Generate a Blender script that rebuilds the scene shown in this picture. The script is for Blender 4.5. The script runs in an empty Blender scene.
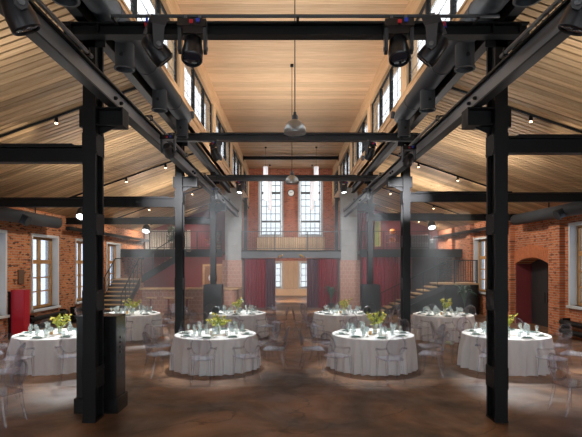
import bpy, math, random
from mathutils import Vector, Matrix
random.seed(7)
S = bpy.context.scene
COL = S.collection
PI = math.pi

# ---------------------------------------------------------------- camera, world, exposure
F = 500.0; VX, VY = 289.5, 263.0; CX, CH = -0.087, 2.4
cam = bpy.data.cameras.new('camera')
cam.sensor_fit = 'HORIZONTAL'; cam.sensor_width = 36.0
cam.lens = F / 582.0 * 36.0
cam.shift_x = (291.0 - VX) / 582.0
cam.shift_y = (VY - 218.5) / 582.0
cam.clip_start = 0.1; cam.clip_end = 300
co = bpy.data.objects.new('camera', cam); COL.objects.link(co)
co.location = (CX, 0, CH); co.rotation_euler = (PI / 2, 0, 0)
S.camera = co

w = bpy.data.worlds.new('overcast_sky'); S.world = w; w.use_nodes = True
bg = w.node_tree.nodes['Background']
bg.inputs['Color'].default_value = (0.92, 0.96, 1.0, 1)
bg.inputs['Strength'].default_value = 2.2
S.view_settings.view_transform = 'Standard'
S.view_settings.look = 'None'
S.view_settings.exposure = 0.85
S.view_settings.gamma = 1.0
S.view_settings.use_curve_mapping = False
S.cycles.use_denoising = True
S.cycles.max_bounces = 10; S.cycles.diffuse_bounces = 5; S.cycles.glossy_bounces = 4
S.cycles.transparent_max_bounces = 40; S.cycles.volume_bounces = 0
S.cycles.sample_clamp_indirect = 6.0
S.cycles.caustics_reflective = False; S.cycles.caustics_refractive = False


def spot(name, loc, target, power, angle, color=(1, 1, 1), blend=0.3, size=0.05, parent=None):
    l = bpy.data.lights.new(name, 'SPOT')
    l.energy = power; l.spot_size = math.radians(angle); l.spot_blend = blend
    l.color = color; l.shadow_soft_size = size
    o = bpy.data.objects.new(name, l); COL.objects.link(o)
    o.rotation_euler = (Vector(target) - Vector(loc)).to_track_quat('-Z', 'Y').to_euler()
    o.location = loc
    if parent is not None:
        o.parent = parent; o.location = Vector(loc) - parent.location
    return o


# ---------------------------------------------------------------- materials
def nt(name):
    m = bpy.data.materials.new(name); m.use_nodes = True
    t = m.node_tree; t.nodes.clear()
    out = t.nodes.new('ShaderNodeOutputMaterial')
    return m, t, out


def N(t, typ, **kw):
    n = t.nodes.new('ShaderNode' + typ)
    for k, v in kw.items():
        setattr(n, k, v)
    return n


def L(t, a, b):
    t.links.new(a, b)


def plain(name, col, rough=0.5, metal=0.0, spec=0.5, noise=0.12, nscale=6.0, bump=0.0, emit=None, estr=0.0):
    m, t, out = nt(name)
    p = N(t, 'BsdfPrincipled')
    p.inputs['Roughness'].default_value = rough
    p.inputs['Metallic'].default_value = metal
    p.inputs['Specular IOR Level'].default_value = spec
    tc = N(t, 'TexCoord'); nz = N(t, 'TexNoise')
    nz.inputs['Scale'].default_value = nscale; nz.inputs['Detail'].default_value = 4
    L(t, tc.outputs['Object'], nz.inputs['Vector'])
    mx = N(t, 'MixRGB')
    mx.inputs[1].default_value = tuple(c * (1 - noise) for c in col) + (1,)
    mx.inputs[2].default_value = tuple(min(1, c * (1 + noise)) for c in col) + (1,)
    L(t, nz.outputs['Fac'], mx.inputs[0]); L(t, mx.outputs[0], p.inputs['Base Color'])
    if bump:
        b = N(t, 'Bump'); b.inputs['Strength'].default_value = bump; b.inputs['Distance'].default_value = 0.01
        L(t, nz.outputs['Fac'], b.inputs['Height']); L(t, b.outputs[0], p.inputs['Normal'])
    if emit:
        p.inputs['Emission Color'].default_value = tuple(emit) + (1,)
        p.inputs['Emission Strength'].default_value = estr
    L(t, p.outputs[0], out.inputs[0])
    return m


def wood(name, c1, c2, axis='X', rough=0.55, stretch=14.0, rnd=0.35, knots=True):
    """planks: grain stretched along axis, tone shifted per object"""
    m, t, out = nt(name)
    p = N(t, 'BsdfPrincipled'); p.inputs['Roughness'].default_value = rough
    p.inputs['Specular IOR Level'].default_value = 0.3
    tc = N(t, 'TexCoord'); mp = N(t, 'Mapping'); oi = N(t, 'ObjectInfo')
    sc = {'X': (1, stretch, stretch), 'Y': (stretch, 1, stretch), 'Z': (stretch, stretch, 1)}[axis]
    mp.inputs['Scale'].default_value = sc
    L(t, tc.outputs['Object'], mp.inputs['Vector'])
    ad = N(t, 'VectorMath', operation='ADD')
    ml = N(t, 'Math', operation='MULTIPLY'); ml.inputs[1].default_value = 57.0
    L(t, oi.outputs['Random'], ml.inputs[0]); L(t, ml.outputs[0], ad.inputs[1]); L(t, mp.outputs[0], ad.inputs[0])
    nz = N(t, 'TexNoise'); nz.inputs['Scale'].default_value = 1.3; nz.inputs['Detail'].default_value = 5
    L(t, ad.outputs[0], nz.inputs['Vector'])
    cr = N(t, 'ValToRGB')
    cr.color_ramp.elements[0].position = 0.32; cr.color_ramp.elements[0].color = tuple(c1) + (1,)
    cr.color_ramp.elements[1].position = 0.7; cr.color_ramp.elements[1].color = tuple(c2) + (1,)
    L(t, nz.outputs['Fac'], cr.inputs[0])
    hv = N(t, 'HueSaturation')
    ma = N(t, 'MapRange'); ma.inputs[3].default_value = 1 - rnd; ma.inputs[4].default_value = 1 + rnd * 0.6
    L(t, oi.outputs['Random'], ma.inputs[0]); L(t, ma.outputs[0], hv.inputs['Value'])
    L(t, cr.outputs[0], hv.inputs['Color'])
    last = hv.outputs[0]
    if knots:
        n2 = N(t, 'TexNoise'); n2.inputs['Scale'].default_value = 3.0
        mp2 = N(t, 'Mapping'); mp2.inputs['Scale'].default_value = tuple(1 if s == 1 else 3 for s in sc)
        L(t, ad.outputs[0], mp2.inputs['Vector'])
        L(t, mp2.outputs[0], n2.inputs['Vector'])
        g = N(t, 'ValToRGB'); g.color_ramp.elements[0].position = 0.68; g.color_ramp.elements[1].position = 0.75
        L(t, n2.outputs['Fac'], g.inputs[0])
        mx = N(t, 'MixRGB', blend_type='MULTIPLY'); mx.inputs[2].default_value = (0.62, 0.5, 0.4, 1)
        L(t, g.outputs[0], mx.inputs[0]); L(t, last, mx.inputs[1]); last = mx.outputs[0]
    L(t, last, p.inputs['Base Color'])
    L(t, p.outputs[0], out.inputs[0])
    return m


def brick(name, axis, c1, c2, mortar, bw=0.26, rh=0.085, ms=0.012, dark=0.35, light=0.2, rough=0.85, dirt=0.5):
    m, t, out = nt(name)
    p = N(t, 'BsdfPrincipled'); p.inputs['Roughness'].default_value = rough
    p.inputs['Specular IOR Level'].default_value = 0.25
    tc = N(t, 'TexCoord'); sp = N(t, 'SeparateXYZ'); cb = N(t, 'CombineXYZ')
    L(t, tc.outputs['Object'], sp.inputs[0])
    L(t, sp.outputs['Y' if axis == 'X' else 'X'], cb.inputs[0]); L(t, sp.outputs['Z'], cb.inputs[1])
    bt = N(t, 'TexBrick')
    bt.inputs['Scale'].default_value = 1.0; bt.inputs['Brick Width'].default_value = bw
    bt.inputs['Row Height'].default_value = rh; bt.inputs['Mortar Size'].default_value = ms
    bt.inputs['Mortar Smooth'].default_value = 0.2; bt.inputs['Bias'].default_value = 0.0
    bt.inputs['Color1'].default_value = tuple(c1) + (1,); bt.inputs['Color2'].default_value = tuple(c2) + (1,)
    bt.inputs['Mortar'].default_value = tuple(mortar) + (1,)
    L(t, cb.outputs[0], bt.inputs['Vector'])
    # single burnt and pale bricks
    dv = N(t, 'VectorMath', operation='DIVIDE'); dv.inputs[1].default_value = (bw, rh, 1)
    L(t, cb.outputs[0], dv.inputs[0])
    n1 = N(t, 'TexNoise'); n1.inputs['Scale'].default_value = 0.9; n1.inputs['Detail'].default_value = 3.0
    L(t, dv.outputs[0], n1.inputs['Vector'])
    r1 = N(t, 'ValToRGB'); r1.color_ramp.elements[0].position = 0.565; r1.color_ramp.elements[1].position = 0.62
    L(t, n1.outputs['Fac'], r1.inputs[0])
    m1 = N(t, 'MixRGB'); m1.inputs[2].default_value = (0.035, 0.02, 0.018, 1)
    f1 = N(t, 'Math', operation='MULTIPLY'); f1.inputs[1].default_value = dark
    L(t, r1.outputs[0], f1.inputs[0]); L(t, f1.outputs[0], m1.inputs[0]); L(t, bt.outputs['Color'], m1.inputs[1])
    r2 = N(t, 'ValToRGB'); r2.color_ramp.elements[0].position = 0.30; r2.color_ramp.elements[1].position = 0.36
    r2.color_ramp.elements[0].color = (1, 1, 1, 1); r2.color_ramp.elements[1].color = (0, 0, 0, 1)
    L(t, n1.outputs['Fac'], r2.inputs[0])
    m2 = N(t, 'MixRGB'); m2.inputs[2].default_value = (0.42, 0.33, 0.26, 1)
    f2 = N(t, 'Math', operation='MULTIPLY'); f2.inputs[1].default_value = light
    L(t, r2.outputs[0], f2.inputs[0]); L(t, f2.outputs[0], m2.inputs[0]); L(t, m1.outputs[0], m2.inputs[1])
    # broad staining
    n3 = N(t, 'TexNoise'); n3.inputs['Scale'].default_value = 0.7; n3.inputs['Detail'].default_value = 5
    L(t, cb.outputs[0], n3.inputs['Vector'])
    m3 = N(t, 'MixRGB', blend_type='MULTIPLY'); m3.inputs[0].default_value = dirt
    r3 = N(t, 'ValToRGB'); r3.color_ramp.elements[0].position = 0.3; r3.color_ramp.elements[0].color = (0.45, 0.42, 0.4, 1)
    r3.color_ramp.elements[1].position = 0.65
    L(t, n3.outputs['Fac'], r3.inputs[0]); L(t, m2.outputs[0], m3.inputs[1]); L(t, r3.outputs[0], m3.inputs[2])
    L(t, m3.outputs[0], p.inputs['Base Color'])
    b = N(t, 'Bump'); b.inputs['Strength'].default_value = 0.6; b.inputs['Distance'].default_value = 0.012
    iv = N(t, 'Math', operation='SUBTRACT'); iv.inputs[0].default_value = 1.0
    L(t, bt.outputs['Fac'], iv.inputs[1]); L(t, iv.outputs[0], b.inputs['Height'])
    L(t, b.outputs[0], p.inputs['Normal']); L(t, p.outputs[0], out.inputs[0])
    return m


def clear(name, tint, edge, ior=1.45, body=0.05, bodycol=(0.8, 0.8, 0.85), rough=0.03, rim_glint=0.0):
    """clear plastic or glass sheet: see-through, glancing faces reflect"""
    m, t, out = nt(name)
    lw = N(t, 'LayerWeight'); lw.inputs['Blend'].default_value = 0.35
    mc = N(t, 'MixRGB'); mc.inputs[1].default_value = tuple(tint) + (1,); mc.inputs[2].default_value = tuple(edge) + (1,)
    L(t, lw.outputs['Facing'], mc.inputs[0])
    tr = N(t, 'BsdfTransparent'); L(t, mc.outputs[0], tr.inputs[0])
    df = N(t, 'BsdfDiffuse'); df.inputs[0].default_value = tuple(bodycol) + (1,)
    m1 = N(t, 'MixShader')
    pw = N(t, 'Math', operation='POWER'); pw.inputs[1].default_value = 3.5; L(t, lw.outputs['Facing'], pw.inputs[0])
    mb_ = N(t, 'MapRange'); mb_.inputs[3].default_value = body; mb_.inputs[4].default_value = body + rim_glint  # whitens glancing edges: window reflections painted in as a pale body
    L(t, pw.outputs[0], mb_.inputs[0]); L(t, mb_.outputs[0], m1.inputs[0])
    L(t, tr.outputs[0], m1.inputs[1]); L(t, df.outputs[0], m1.inputs[2])
    gl = N(t, 'BsdfGlossy'); gl.inputs['Roughness'].default_value = rough
    fr = N(t, 'Fresnel'); ge = N(t, 'NewGeometry')
    mr = N(t, 'MapRange'); mr.inputs[3].default_value = ior; mr.inputs[4].default_value = 1.0 / ior
    L(t, ge.outputs['Backfacing'], mr.inputs[0]); L(t, mr.outputs[0], fr.inputs[0])   # same surface reflection on both faces of the sheet
    m2 = N(t, 'MixShader'); L(t, fr.outputs[0], m2.inputs[0])
    L(t, m1.outputs[0], m2.inputs[1]); L(t, gl.outputs[0], m2.inputs[2])
    L(t, m2.outputs[0], out.inputs[0])
    return m


def floor_mat():
    m, t, out = nt('polished_concrete')
    p = N(t, 'BsdfPrincipled'); p.inputs['Specular IOR Level'].default_value = 0.5
    tc = N(t, 'TexCoord')
    n1 = N(t, 'TexNoise'); n1.inputs['Scale'].default_value = 0.55; n1.inputs['Detail'].default_value = 8
    n1.inputs['Roughness'].default_value = 0.62; n1.inputs['Distortion'].default_value = 0.6
    L(t, tc.outputs['Object'], n1.inputs['Vector'])
    c = N(t, 'ValToRGB')
    e = c.color_ramp.elements
    e[0].position = 0.36; e[0].color = (0.05, 0.029, 0.018, 1)
    e[1].position = 0.66; e[1].color = (0.40, 0.21, 0.105, 1)
    k = e.new(0.5); k.color = (0.17, 0.088, 0.045, 1)
    L(t, n1.outputs['Fac'], c.inputs[0])
    # hairline cracks
    n2 = N(t, 'TexNoise'); n2.inputs['Scale'].default_value = 0.33; n2.inputs['Detail'].default_value = 7; n2.inputs['Roughness'].default_value = 0.42
    L(t, tc.outputs['Object'], n2.inputs['Vector'])
    sb = N(t, 'Math', operation='SUBTRACT'); sb.inputs[1].default_value = 0.5; L(t, n2.outputs['Fac'], sb.inputs[0])
    ab = N(t, 'Math', operation='ABSOLUTE'); L(t, sb.outputs[0], ab.inputs[0])
    cr = N(t, 'ValToRGB'); cr.color_ramp.elements[0].position = 0.0; cr.color_ramp.elements[1].position = 0.0035
    cr.color_ramp.elements[0].color = (0.35, 0.33, 0.3, 1)
    L(t, ab.outputs[0], cr.inputs[0])
    mx = N(t, 'MixRGB', blend_type='MULTIPLY'); mx.inputs[0].default_value = 0.8
    L(t, c.outputs[0], mx.inputs[1]); L(t, cr.outputs[0], mx.inputs[2])
    oi = N(t, 'ObjectInfo'); hv = N(t, 'HueSaturation')
    ma = N(t, 'MapRange'); ma.inputs[3].default_value = 0.92; ma.inputs[4].default_value = 1.12
    L(t, oi.outputs['Random'], ma.inputs[0]); L(t, ma.outputs[0], hv.inputs['Value']); L(t, mx.outputs[0], hv.inputs['Color'])
    L(t, hv.outputs[0], p.inputs['Base Color'])
    n4 = N(t, 'TexNoise'); n4.inputs['Scale'].default_value = 2.2; n4.inputs['Detail'].default_value = 5
    L(t, tc.outputs['Object'], n4.inputs['Vector'])
    rr = N(t, 'MapRange'); rr.inputs[1].default_value = 0.3; rr.inputs[2].default_value = 0.7
    rr.inputs[3].default_value = 0.3; rr.inputs[4].default_value = 0.55
    L(t, n4.outputs['Fac'], rr.inputs[0]); L(t, rr.outputs[0], p.inputs['Roughness'])
    L(t, p.outputs[0], out.inputs[0])
    return m


M = {}
M['floor'] = floor_mat()
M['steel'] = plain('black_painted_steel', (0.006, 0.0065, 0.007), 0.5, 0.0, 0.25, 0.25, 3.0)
M['steel2'] = plain('dark_grey_and_hazed_steel', (0.03, 0.032, 0.035), 0.42, 0.0, 0.5, 0.2, 3.0)
M['rail'] = plain('lit_grey_rail_web', (0.16, 0.165, 0.17), 0.4, 0.0, 0.5, 0.25, 1.5)
M['duct'] = plain('charcoal_duct_paint', (0.036, 0.041, 0.047), 0.55, 0.0, 0.25, 0.15, 2.0)
M['pipe'] = plain('grey_steel_pipe', (0.14, 0.145, 0.15), 0.35, 0.4, 0.5)
M['rig'] = plain('black_plastic_housing', (0.012, 0.012, 0.014), 0.33, 0.0, 0.5, 0.2, 12)
M['rig2'] = plain('dark_grey_plastic_arm', (0.04, 0.042, 0.045), 0.4)
M['blue'] = plain('blue_connector', (0.02, 0.05, 0.5), 0.4)
M['red'] = plain('red_connector', (0.6, 0.02, 0.03), 0.4)
M['lens'] = plain('dark_lens_glass', (0.02, 0.025, 0.04), 0.06, 0.0, 0.8)
M['lit'] = plain('lit_lamp_lens', (0.9, 0.95, 0.95), 0.3, emit=(0.9, 0.98, 1.0), estr=6)
M['warm'] = plain('warm_lit_bulb', (1, 0.8, 0.6), 0.3, emit=(1.0, 0.62, 0.32), estr=9)
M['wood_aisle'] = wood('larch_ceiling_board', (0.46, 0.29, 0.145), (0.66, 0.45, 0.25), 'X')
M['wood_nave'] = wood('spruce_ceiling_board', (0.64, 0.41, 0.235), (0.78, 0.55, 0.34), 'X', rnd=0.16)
M['wood_cler'] = wood('spruce_clerestory_timber', (0.60, 0.36, 0.18), (0.76, 0.50, 0.28), 'Y', rnd=0.12)
M['wood_post'] = wood('spruce_post_timber', (0.64, 0.40, 0.21), (0.80, 0.54, 0.31), 'Z', rnd=0.1)
M['wood_win'] = wood('oak_window_timber', (0.32, 0.16, 0.055), (0.48, 0.26, 0.10), 'Z', rnd=0.1)
M['wood_panel'] = wood('birch_wall_panel', (0.62, 0.42, 0.24), (0.76, 0.55, 0.34), 'Z', rnd=0.18)
M['wood_step'] = wood('oak_step_board', (0.38, 0.24, 0.12), (0.55, 0.37, 0.2), 'X', rnd=0.15)
M['wood_dark'] = wood('brown_door_wood', (0.22, 0.10, 0.05), (0.32, 0.16, 0.08), 'Z', rnd=0.1)
M['deck_dark'] = plain('dark_roof_underlay', (0.012, 0.009, 0.007), 0.9)
M['brick_x'] = brick('red_brick_side', 'X', (0.58, 0.21, 0.075), (0.42, 0.125, 0.05), (0.42, 0.30, 0.2), dark=0.85, light=0.6)
M['brick_r'] = brick('red_brick_right', 'X', (0.62, 0.20, 0.075), (0.46, 0.125, 0.05), (0.48, 0.34, 0.25), dark=0.6, light=0.6)
M['brick_y'] = brick('red_brick_end', 'Y', (0.56, 0.15, 0.065), (0.44, 0.105, 0.05), (0.46, 0.31, 0.24), dark=0.5, light=0.4)
M['brick_arch'] = plain('arch_brick', (0.52, 0.17, 0.07), 0.85, noise=0.4, nscale=14)
M['tile'] = brick('glazed_bar_tile', 'Y', (0.44, 0.23, 0.16), (0.39, 0.195, 0.135), (0.52, 0.38, 0.31), bw=0.2, rh=0.2, ms=0.012, dark=0.1, light=0.05, rough=0.4, dirt=0.2)
M['plaster'] = plain('grey_plaster_reveal', (0.50, 0.51, 0.51), 0.85, noise=0.1, nscale=3)
M['concrete'] = plain('cast_concrete', (0.33, 0.34, 0.33), 0.85, noise=0.25, nscale=2.5, bump=0.2)
M['maroon'] = plain('maroon_wall_paint', (0.17, 0.025, 0.03), 0.7, noise=0.2, nscale=1.5)
M['curtain'] = plain('burgundy_velvet', (0.24, 0.02, 0.034), 0.85, noise=0.3, nscale=5)
M['curtain2'] = plain('grey_plum_velvet', (0.13, 0.07, 0.09), 0.85, noise=0.3, nscale=5)
M['corr'] = plain('pale_corrugated_sheet', (0.50, 0.46, 0.40), 0.6, noise=0.1)
M['pane'] = clear('window_glass', (0.84, 0.86, 0.87), (0.80, 0.83, 0.85), ior=1.25, body=0.03, bodycol=(0.9, 0.92, 0.93))
M['pane_end'] = clear('sky_dimming_end_glass', (0.56, 0.58, 0.59), (0.52, 0.55, 0.57), ior=1.2, body=0.03, bodycol=(0.9, 0.92, 0.93))  # glass darkened to hold down the bright sky behind the bars
M['pane_side'] = clear('sky_dimming_side_glass', (0.55, 0.58, 0.63), (0.52, 0.55, 0.60), ior=1.2, body=0.03, bodycol=(0.9, 0.92, 0.95))  # also darkened against the sky, whose bluish cast is in the tint
M['acrylic'] = clear('clear_polycarbonate', (0.975, 0.975, 0.985), (0.62, 0.62, 0.68), ior=1.5, body=0.022, rim_glint=0.7, bodycol=(0.86, 0.86, 0.95))
M['glass'] = clear('drinking_glass', (0.96, 0.98, 0.98), (0.72, 0.78, 0.78), ior=1.55, body=0.20, bodycol=(0.88, 0.97, 0.96))
M['linen'] = plain('white_linen', (0.86, 0.87, 0.88), 0.9, spec=0.2, noise=0.03, nscale=3)
M['china'] = plain('white_china', (0.82, 0.86, 0.85), 0.25, noise=0.02)
M['napkin'] = plain('sage_grey_napkin', (0.13, 0.19, 0.17), 0.9, noise=0.2)
M['leaf'] = plain('yellow_green_leaf', (0.46, 0.50, 0.08), 0.6, noise=0.45, nscale=20)
M['bloom'] = plain('yellow_petal', (0.85, 0.62, 0.08), 0.6, noise=0.25, nscale=20)
M['bloomblue'] = plain('pale_blue_petal', (0.55, 0.66, 0.80), 0.6)
M['candle'] = plain('amber_candle', (0.85, 0.55, 0.22), 0.5)
M['palm'] = plain('dark_palm_leaf', (0.03, 0.085, 0.04), 0.5, noise=0.4, nscale=8)
M['foliage'] = plain('olive_foliage', (0.10, 0.15, 0.05), 0.6, noise=0.5, nscale=10)
M['pot'] = wood('wooden_planter', (0.36, 0.20, 0.09), (0.5, 0.3, 0.15), 'Z')
M['redcab'] = plain('red_cabinet_paint', (0.42, 0.012, 0.03), 0.45, noise=0.08)
M['box'] = plain('glossy_black_cabinet', (0.012, 0.013, 0.014), 0.22, noise=0.2)
M['sofa'] = plain('grey_sofa_fabric', (0.17, 0.165, 0.18), 0.9, noise=0.2)
M['tubelamp'] = plain('lit_white_tube_shade', (0.74, 0.72, 0.76), 0.6, noise=0.03, emit=(1.0, 0.96, 0.95), estr=0.2)
M['white'] = plain('white_lampshade', (0.74, 0.72, 0.76), 0.6, noise=0.03)
M['alu'] = plain('brushed_pendant_metal', (0.30, 0.31, 0.31), 0.32, 0.75, noise=0.1)
M['ivory'] = plain('clock_face', (0.8, 0.8, 0.76), 0.5)
M['orange'] = plain('orange_ceramic', (0.65, 0.20, 0.03), 0.4)
M['art'] = plain('green_ochre_print', (0.22, 0.26, 0.07), 0.7, noise=0.7, nscale=4)
M['plaque'] = plain('brown_wall_plate', (0.11, 0.055, 0.03), 0.6)
M['bluebulb'] = plain('brass_fitting', (0.5, 0.33, 0.12), 0.35, 0.6)


# ---------------------------------------------------------------- mesh helpers
class MB:
    def __init__(s):
        s.v = []; s.f = []

    def poly(s, pts):
        n = len(s.v); s.v += [tuple(p) for p in pts]; s.f.append(tuple(range(n, n + len(pts)))); return s

    def box(s, x0, x1, y0, y1, z0, z1):
        if x0 > x1: x0, x1 = x1, x0
        n = len(s.v)
        s.v += [(x0, y0, z0), (x1, y0, z0), (x1, y1, z0), (x0, y1, z0), (x0, y0, z1), (x1, y0, z1), (x1, y1, z1), (x0, y1, z1)]
        for q in ((3, 2, 1, 0), (4, 5, 6, 7), (0, 1, 5, 4), (1, 2, 6, 5), (2, 3, 7, 6), (3, 0, 4, 7)):
            s.f.append(tuple(n + i for i in q))
        return s

    def prism(s, pts, vec):
        """closed outline pts (3-D, planar) pushed along vec"""
        n = len(s.v); k = len(pts); vec = Vector(vec)
        s.v += [tuple(p) for p in pts] + [tuple(Vector(p) + vec) for p in pts]
        s.f.append(tuple(n + i for i in reversed(range(k)))); s.f.append(tuple(n + k + i for i in range(k)))
        for i in range(k):
            j = (i + 1) % k
            s.f.append((n + i, n + j, n + k + j, n + k + i))
        return s

    def tube(s, pts, r, seg=8, cap=True):
        pts = [Vector(p) for p in pts]
        rs = r if isinstance(r, (list, tuple)) else [r] * len(pts)
        n = len(s.v); k = len(pts); up = None
        for i, p in enumerate(pts):
            if i == 0: d = pts[1] - pts[0]
            elif i == k - 1: d = pts[-1] - pts[-2]
            else: d = (pts[i + 1] - pts[i]).normalized() + (pts[i] - pts[i - 1]).normalized()
            d.normalize()
            if up is None:
                up = Vector((0, 0, 1)) if abs(d.z) < 0.9 else Vector((0, 1, 0))
            a = d.cross(up).normalized(); b = a.cross(d).normalized(); up = b
            for j in range(seg):
                t = 2 * PI * j / seg
                s.v.append(tuple(p + a * math.cos(t) * rs[i] + b * math.sin(t) * rs[i]))
        for i in range(k - 1):
            for j in range(seg):
                q = (j + 1) % seg
                s.f.append((n + i * seg + j, n + i * seg + q, n + (i + 1) * seg + q, n + (i + 1) * seg + j))
        if cap:
            s.f.append(tuple(n + j for j in reversed(range(seg)))); s.f.append(tuple(n + (k - 1) * seg + j for j in range(seg)))
        return s

    def lathe(s, prof, c=(0, 0, 0), seg=16, mat=None, cap=True):
        """profile (r, z) about the z axis, then mat, then moved to c"""
        n = len(s.v); k = len(prof); c = Vector(c)
        for r, z in prof:
            for j in range(seg):
                t = 2 * PI * j / seg
                p = Vector((r * math.cos(t), r * math.sin(t), z))
                if mat is not None: p = mat @ p
                s.v.append(tuple(p + c))
        for i in range(k - 1):
            for j in range(seg):
                q = (j + 1) % seg
                s.f.append((n + i * seg + j, n + i * seg + q, n + (i + 1) * seg + q, n + (i + 1) * seg + j))
        if cap and prof[0][0] > 1e-4: s.f.append(tuple(n + j for j in reversed(range(seg))))
        if cap and prof[-1][0] > 1e-4: s.f.append(tuple(n + (k - 1) * seg + j for j in range(seg)))
        return s

    def mesh(s, name, off=(0, 0, 0), smooth=False):
        me = bpy.data.meshes.new(name)
        o = off
        me.from_pydata([(a - o[0], b - o[1], c - o[2]) for a, b, c in s.v], [], s.f)
        if smooth:
            me.shade_smooth()
            try: me.set_sharp_from_angle(angle=math.radians(42))
            except Exception: pass
        me.update()
        return me


ORG = {}


def mk(name, mb, mat, parent=None, smooth=False, kind=None, label=None, cat=None, group=None, bevel=0.0):
    """one mesh object; world coordinates in, stored relative to the thing's base"""
    org = ORG.get(parent.name, (0, 0, 0)) if parent is not None else (0, 0, 0)
    me = mb if isinstance(mb, bpy.types.Mesh) else mb.mesh(name, org, smooth)
    o = bpy.data.objects.new(name, me); COL.objects.link(o)
    me.materials.clear(); me.materials.append(M[mat])
    if parent is not None:
        o.parent = parent; ORG[o.name] = org
    if bevel:
        b = o.modifiers.new('bevel', 'BEVEL'); b.width = bevel; b.segments = 2; b.limit_method = 'ANGLE'
    tag(o, label, cat, group, kind)
    return o


def tag(o, label=None, cat=None, group=None, kind=None):
    if label: o['label'] = label
    if cat: o['category'] = cat
    if group: o['group'] = group
    if kind: o['kind'] = kind


def thing(name, label, cat, base=(0, 0, 0), group=None, kind=None):
    o = bpy.data.objects.new(name, None); COL.objects.link(o)
    o.empty_display_size = 0.2; o.location = base; ORG[o.name] = tuple(base)
    tag(o, label, cat, group, kind)
    return o


def inst(name, me, parent, loc=(0, 0, 0), rot=(0, 0, 0)):
    """a piece that shares its mesh with alike pieces"""
    o = bpy.data.objects.new(name, me); COL.objects.link(o)
    o.parent = parent
    org = ORG.get(parent.name, (0, 0, 0))
    o.location = Vector(loc) - Vector(org); o.rotation_euler = rot
    return o


def copy_tree(o, parent=None):
    c = o.copy(); COL.objects.link(c); c.parent = parent
    for ch in [x for x in COL.objects if x.parent == o]:
        copy_tree(ch, c)
    return c


def ibeam_y(mb, xc, y0, y1, z0, z1, wd, tf=0.025, tw=0.02):
    mb.box(xc - wd / 2, xc + wd / 2, y0, y1, z0, z0 + tf); mb.box(xc - wd / 2, xc + wd / 2, y0, y1, z1 - tf, z1)
    mb.box(xc - tw / 2, xc + tw / 2, y0, y1, z0 + tf, z1 - tf)


def ibeam_x(mb, x0, x1, yc, z0, z1, wd, tf=0.025, tw=0.02):
    mb.box(x0, x1, yc - wd / 2, yc + wd / 2, z0, z0 + tf); mb.box(x0, x1, yc - wd / 2, yc + wd / 2, z1 - tf, z1)
    mb.box(x0, x1, yc - tw / 2, yc + tw / 2, z0 + tf, z1 - tf)


# ---------------------------------------------------------------- the setting
W = 8.9                     # inner face of the side walls
YB, YE = -2.5, 37.0         # hall from behind the camera to the end wall
ZWL, ZWR = 4.22, 4.32       # ceiling at the left and right wall
XR, ZR = 3.1, 6.3           # ceiling at the nave
ZC = 9.39                   # nave ceiling
ZBEAM = [(5.74, 0.19), (5.67, 0.20), (5.60, 0.20)]   # underside and height of the cross beams
ROWS = [7.5, 13.55, 19.6]   # column fronts

fl = thing('floor', 'stained brown polished concrete floor of the hall', 'floor', kind='structure')
for (a, b) in ((YB, 9.68), (9.692, 16.3), (16.312, 16.95), (16.962, 24.0), (24.012, 40.0)):
    mk('slab', MB().box(-W - 0.9, W + 0.9, a, b, -0.12, 0.0), 'floor', fl)
mk('subfloor', MB().box(-W - 0.9, W + 0.9, YB, 40.0, -0.2, -0.118), 'deck_dark', fl)


def side_wall(name, sgn, openings, zt, mat, label):
    """brick wall with real openings, inner face at |x| = W"""
    ys = sorted({YB, YE} | {o[0] for o in openings} | {o[1] for o in openings})
    mb = MB(); T = 0.42
    for a, b in zip(ys, ys[1:]):
        op = [o for o in openings if o[0] <= a + 1e-6 and o[1] >= b - 1e-6]
        if not op:
            mb.box(sgn * W, sgn * (W + T), a, b, 0, zt + 0.3)
        else:
            o = op[0]
            if o[2] > 0: mb.box(sgn * W, sgn * (W + T), a, b, 0, o[2])
            mb.box(sgn * W, sgn * (W + T), a, b, o[3], zt + 0.3)
    return mk(name, mb, mat, kind='structure', label=label, cat='wall')


LW = [(6.6, 8.5, 0.79, 3.36), (10.15, 12.05, 0.79, 3.36), (13.62, 15.5, 0.79, 3.36), (17.1, 19.0, 0.79, 3.36), (20.62, 22.5, 0.79, 3.36), (24.1, 25.95, 0.79, 3.36)]
RW = [(6.4, 8.4, 1.05, 3.62), (10.2, 12.2, 1.05, 3.62), (13.95, 16.0, 1.05, 3.62), (22.6, 24.3, 1.05, 3.55)]
DOOR = (17.3, 19.9, 0.0, 2.62)
wl = side_wall('wall_left', -1, LW, ZWL, 'brick_x', 'weathered red brick wall on the left with deep timber windows')
wr = side_wall('wall_right', 1, RW + [DOOR], ZWR, 'brick_r', 'orange red brick wall on the right with arched doorway')
# pilasters of the right wall
for (a, b) in ((16.35, 17.05), (19.98, 20.5), (24.4, 25.0), (27.2, 27.9)):
    mk('pilaster', MB().box(W - 0.16, W + 0.05, a, b, 0, ZWR - 0.02), 'brick_r', wr)
# arched head over the doorway: filler above the curve and a ring of bricks on edge
yc = (DOOR[0] + DOOR[1]) / 2; hw = (DOOR[1] - DOOR[0]) / 2; rise = 0.24; zs = 2.36
R_ = (hw * hw + rise * rise) / (2 * rise)


def arch(y):
    return zs + math.sqrt(max(0, R_ * R_ - (y - yc) ** 2)) - (R_ - rise)


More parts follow.
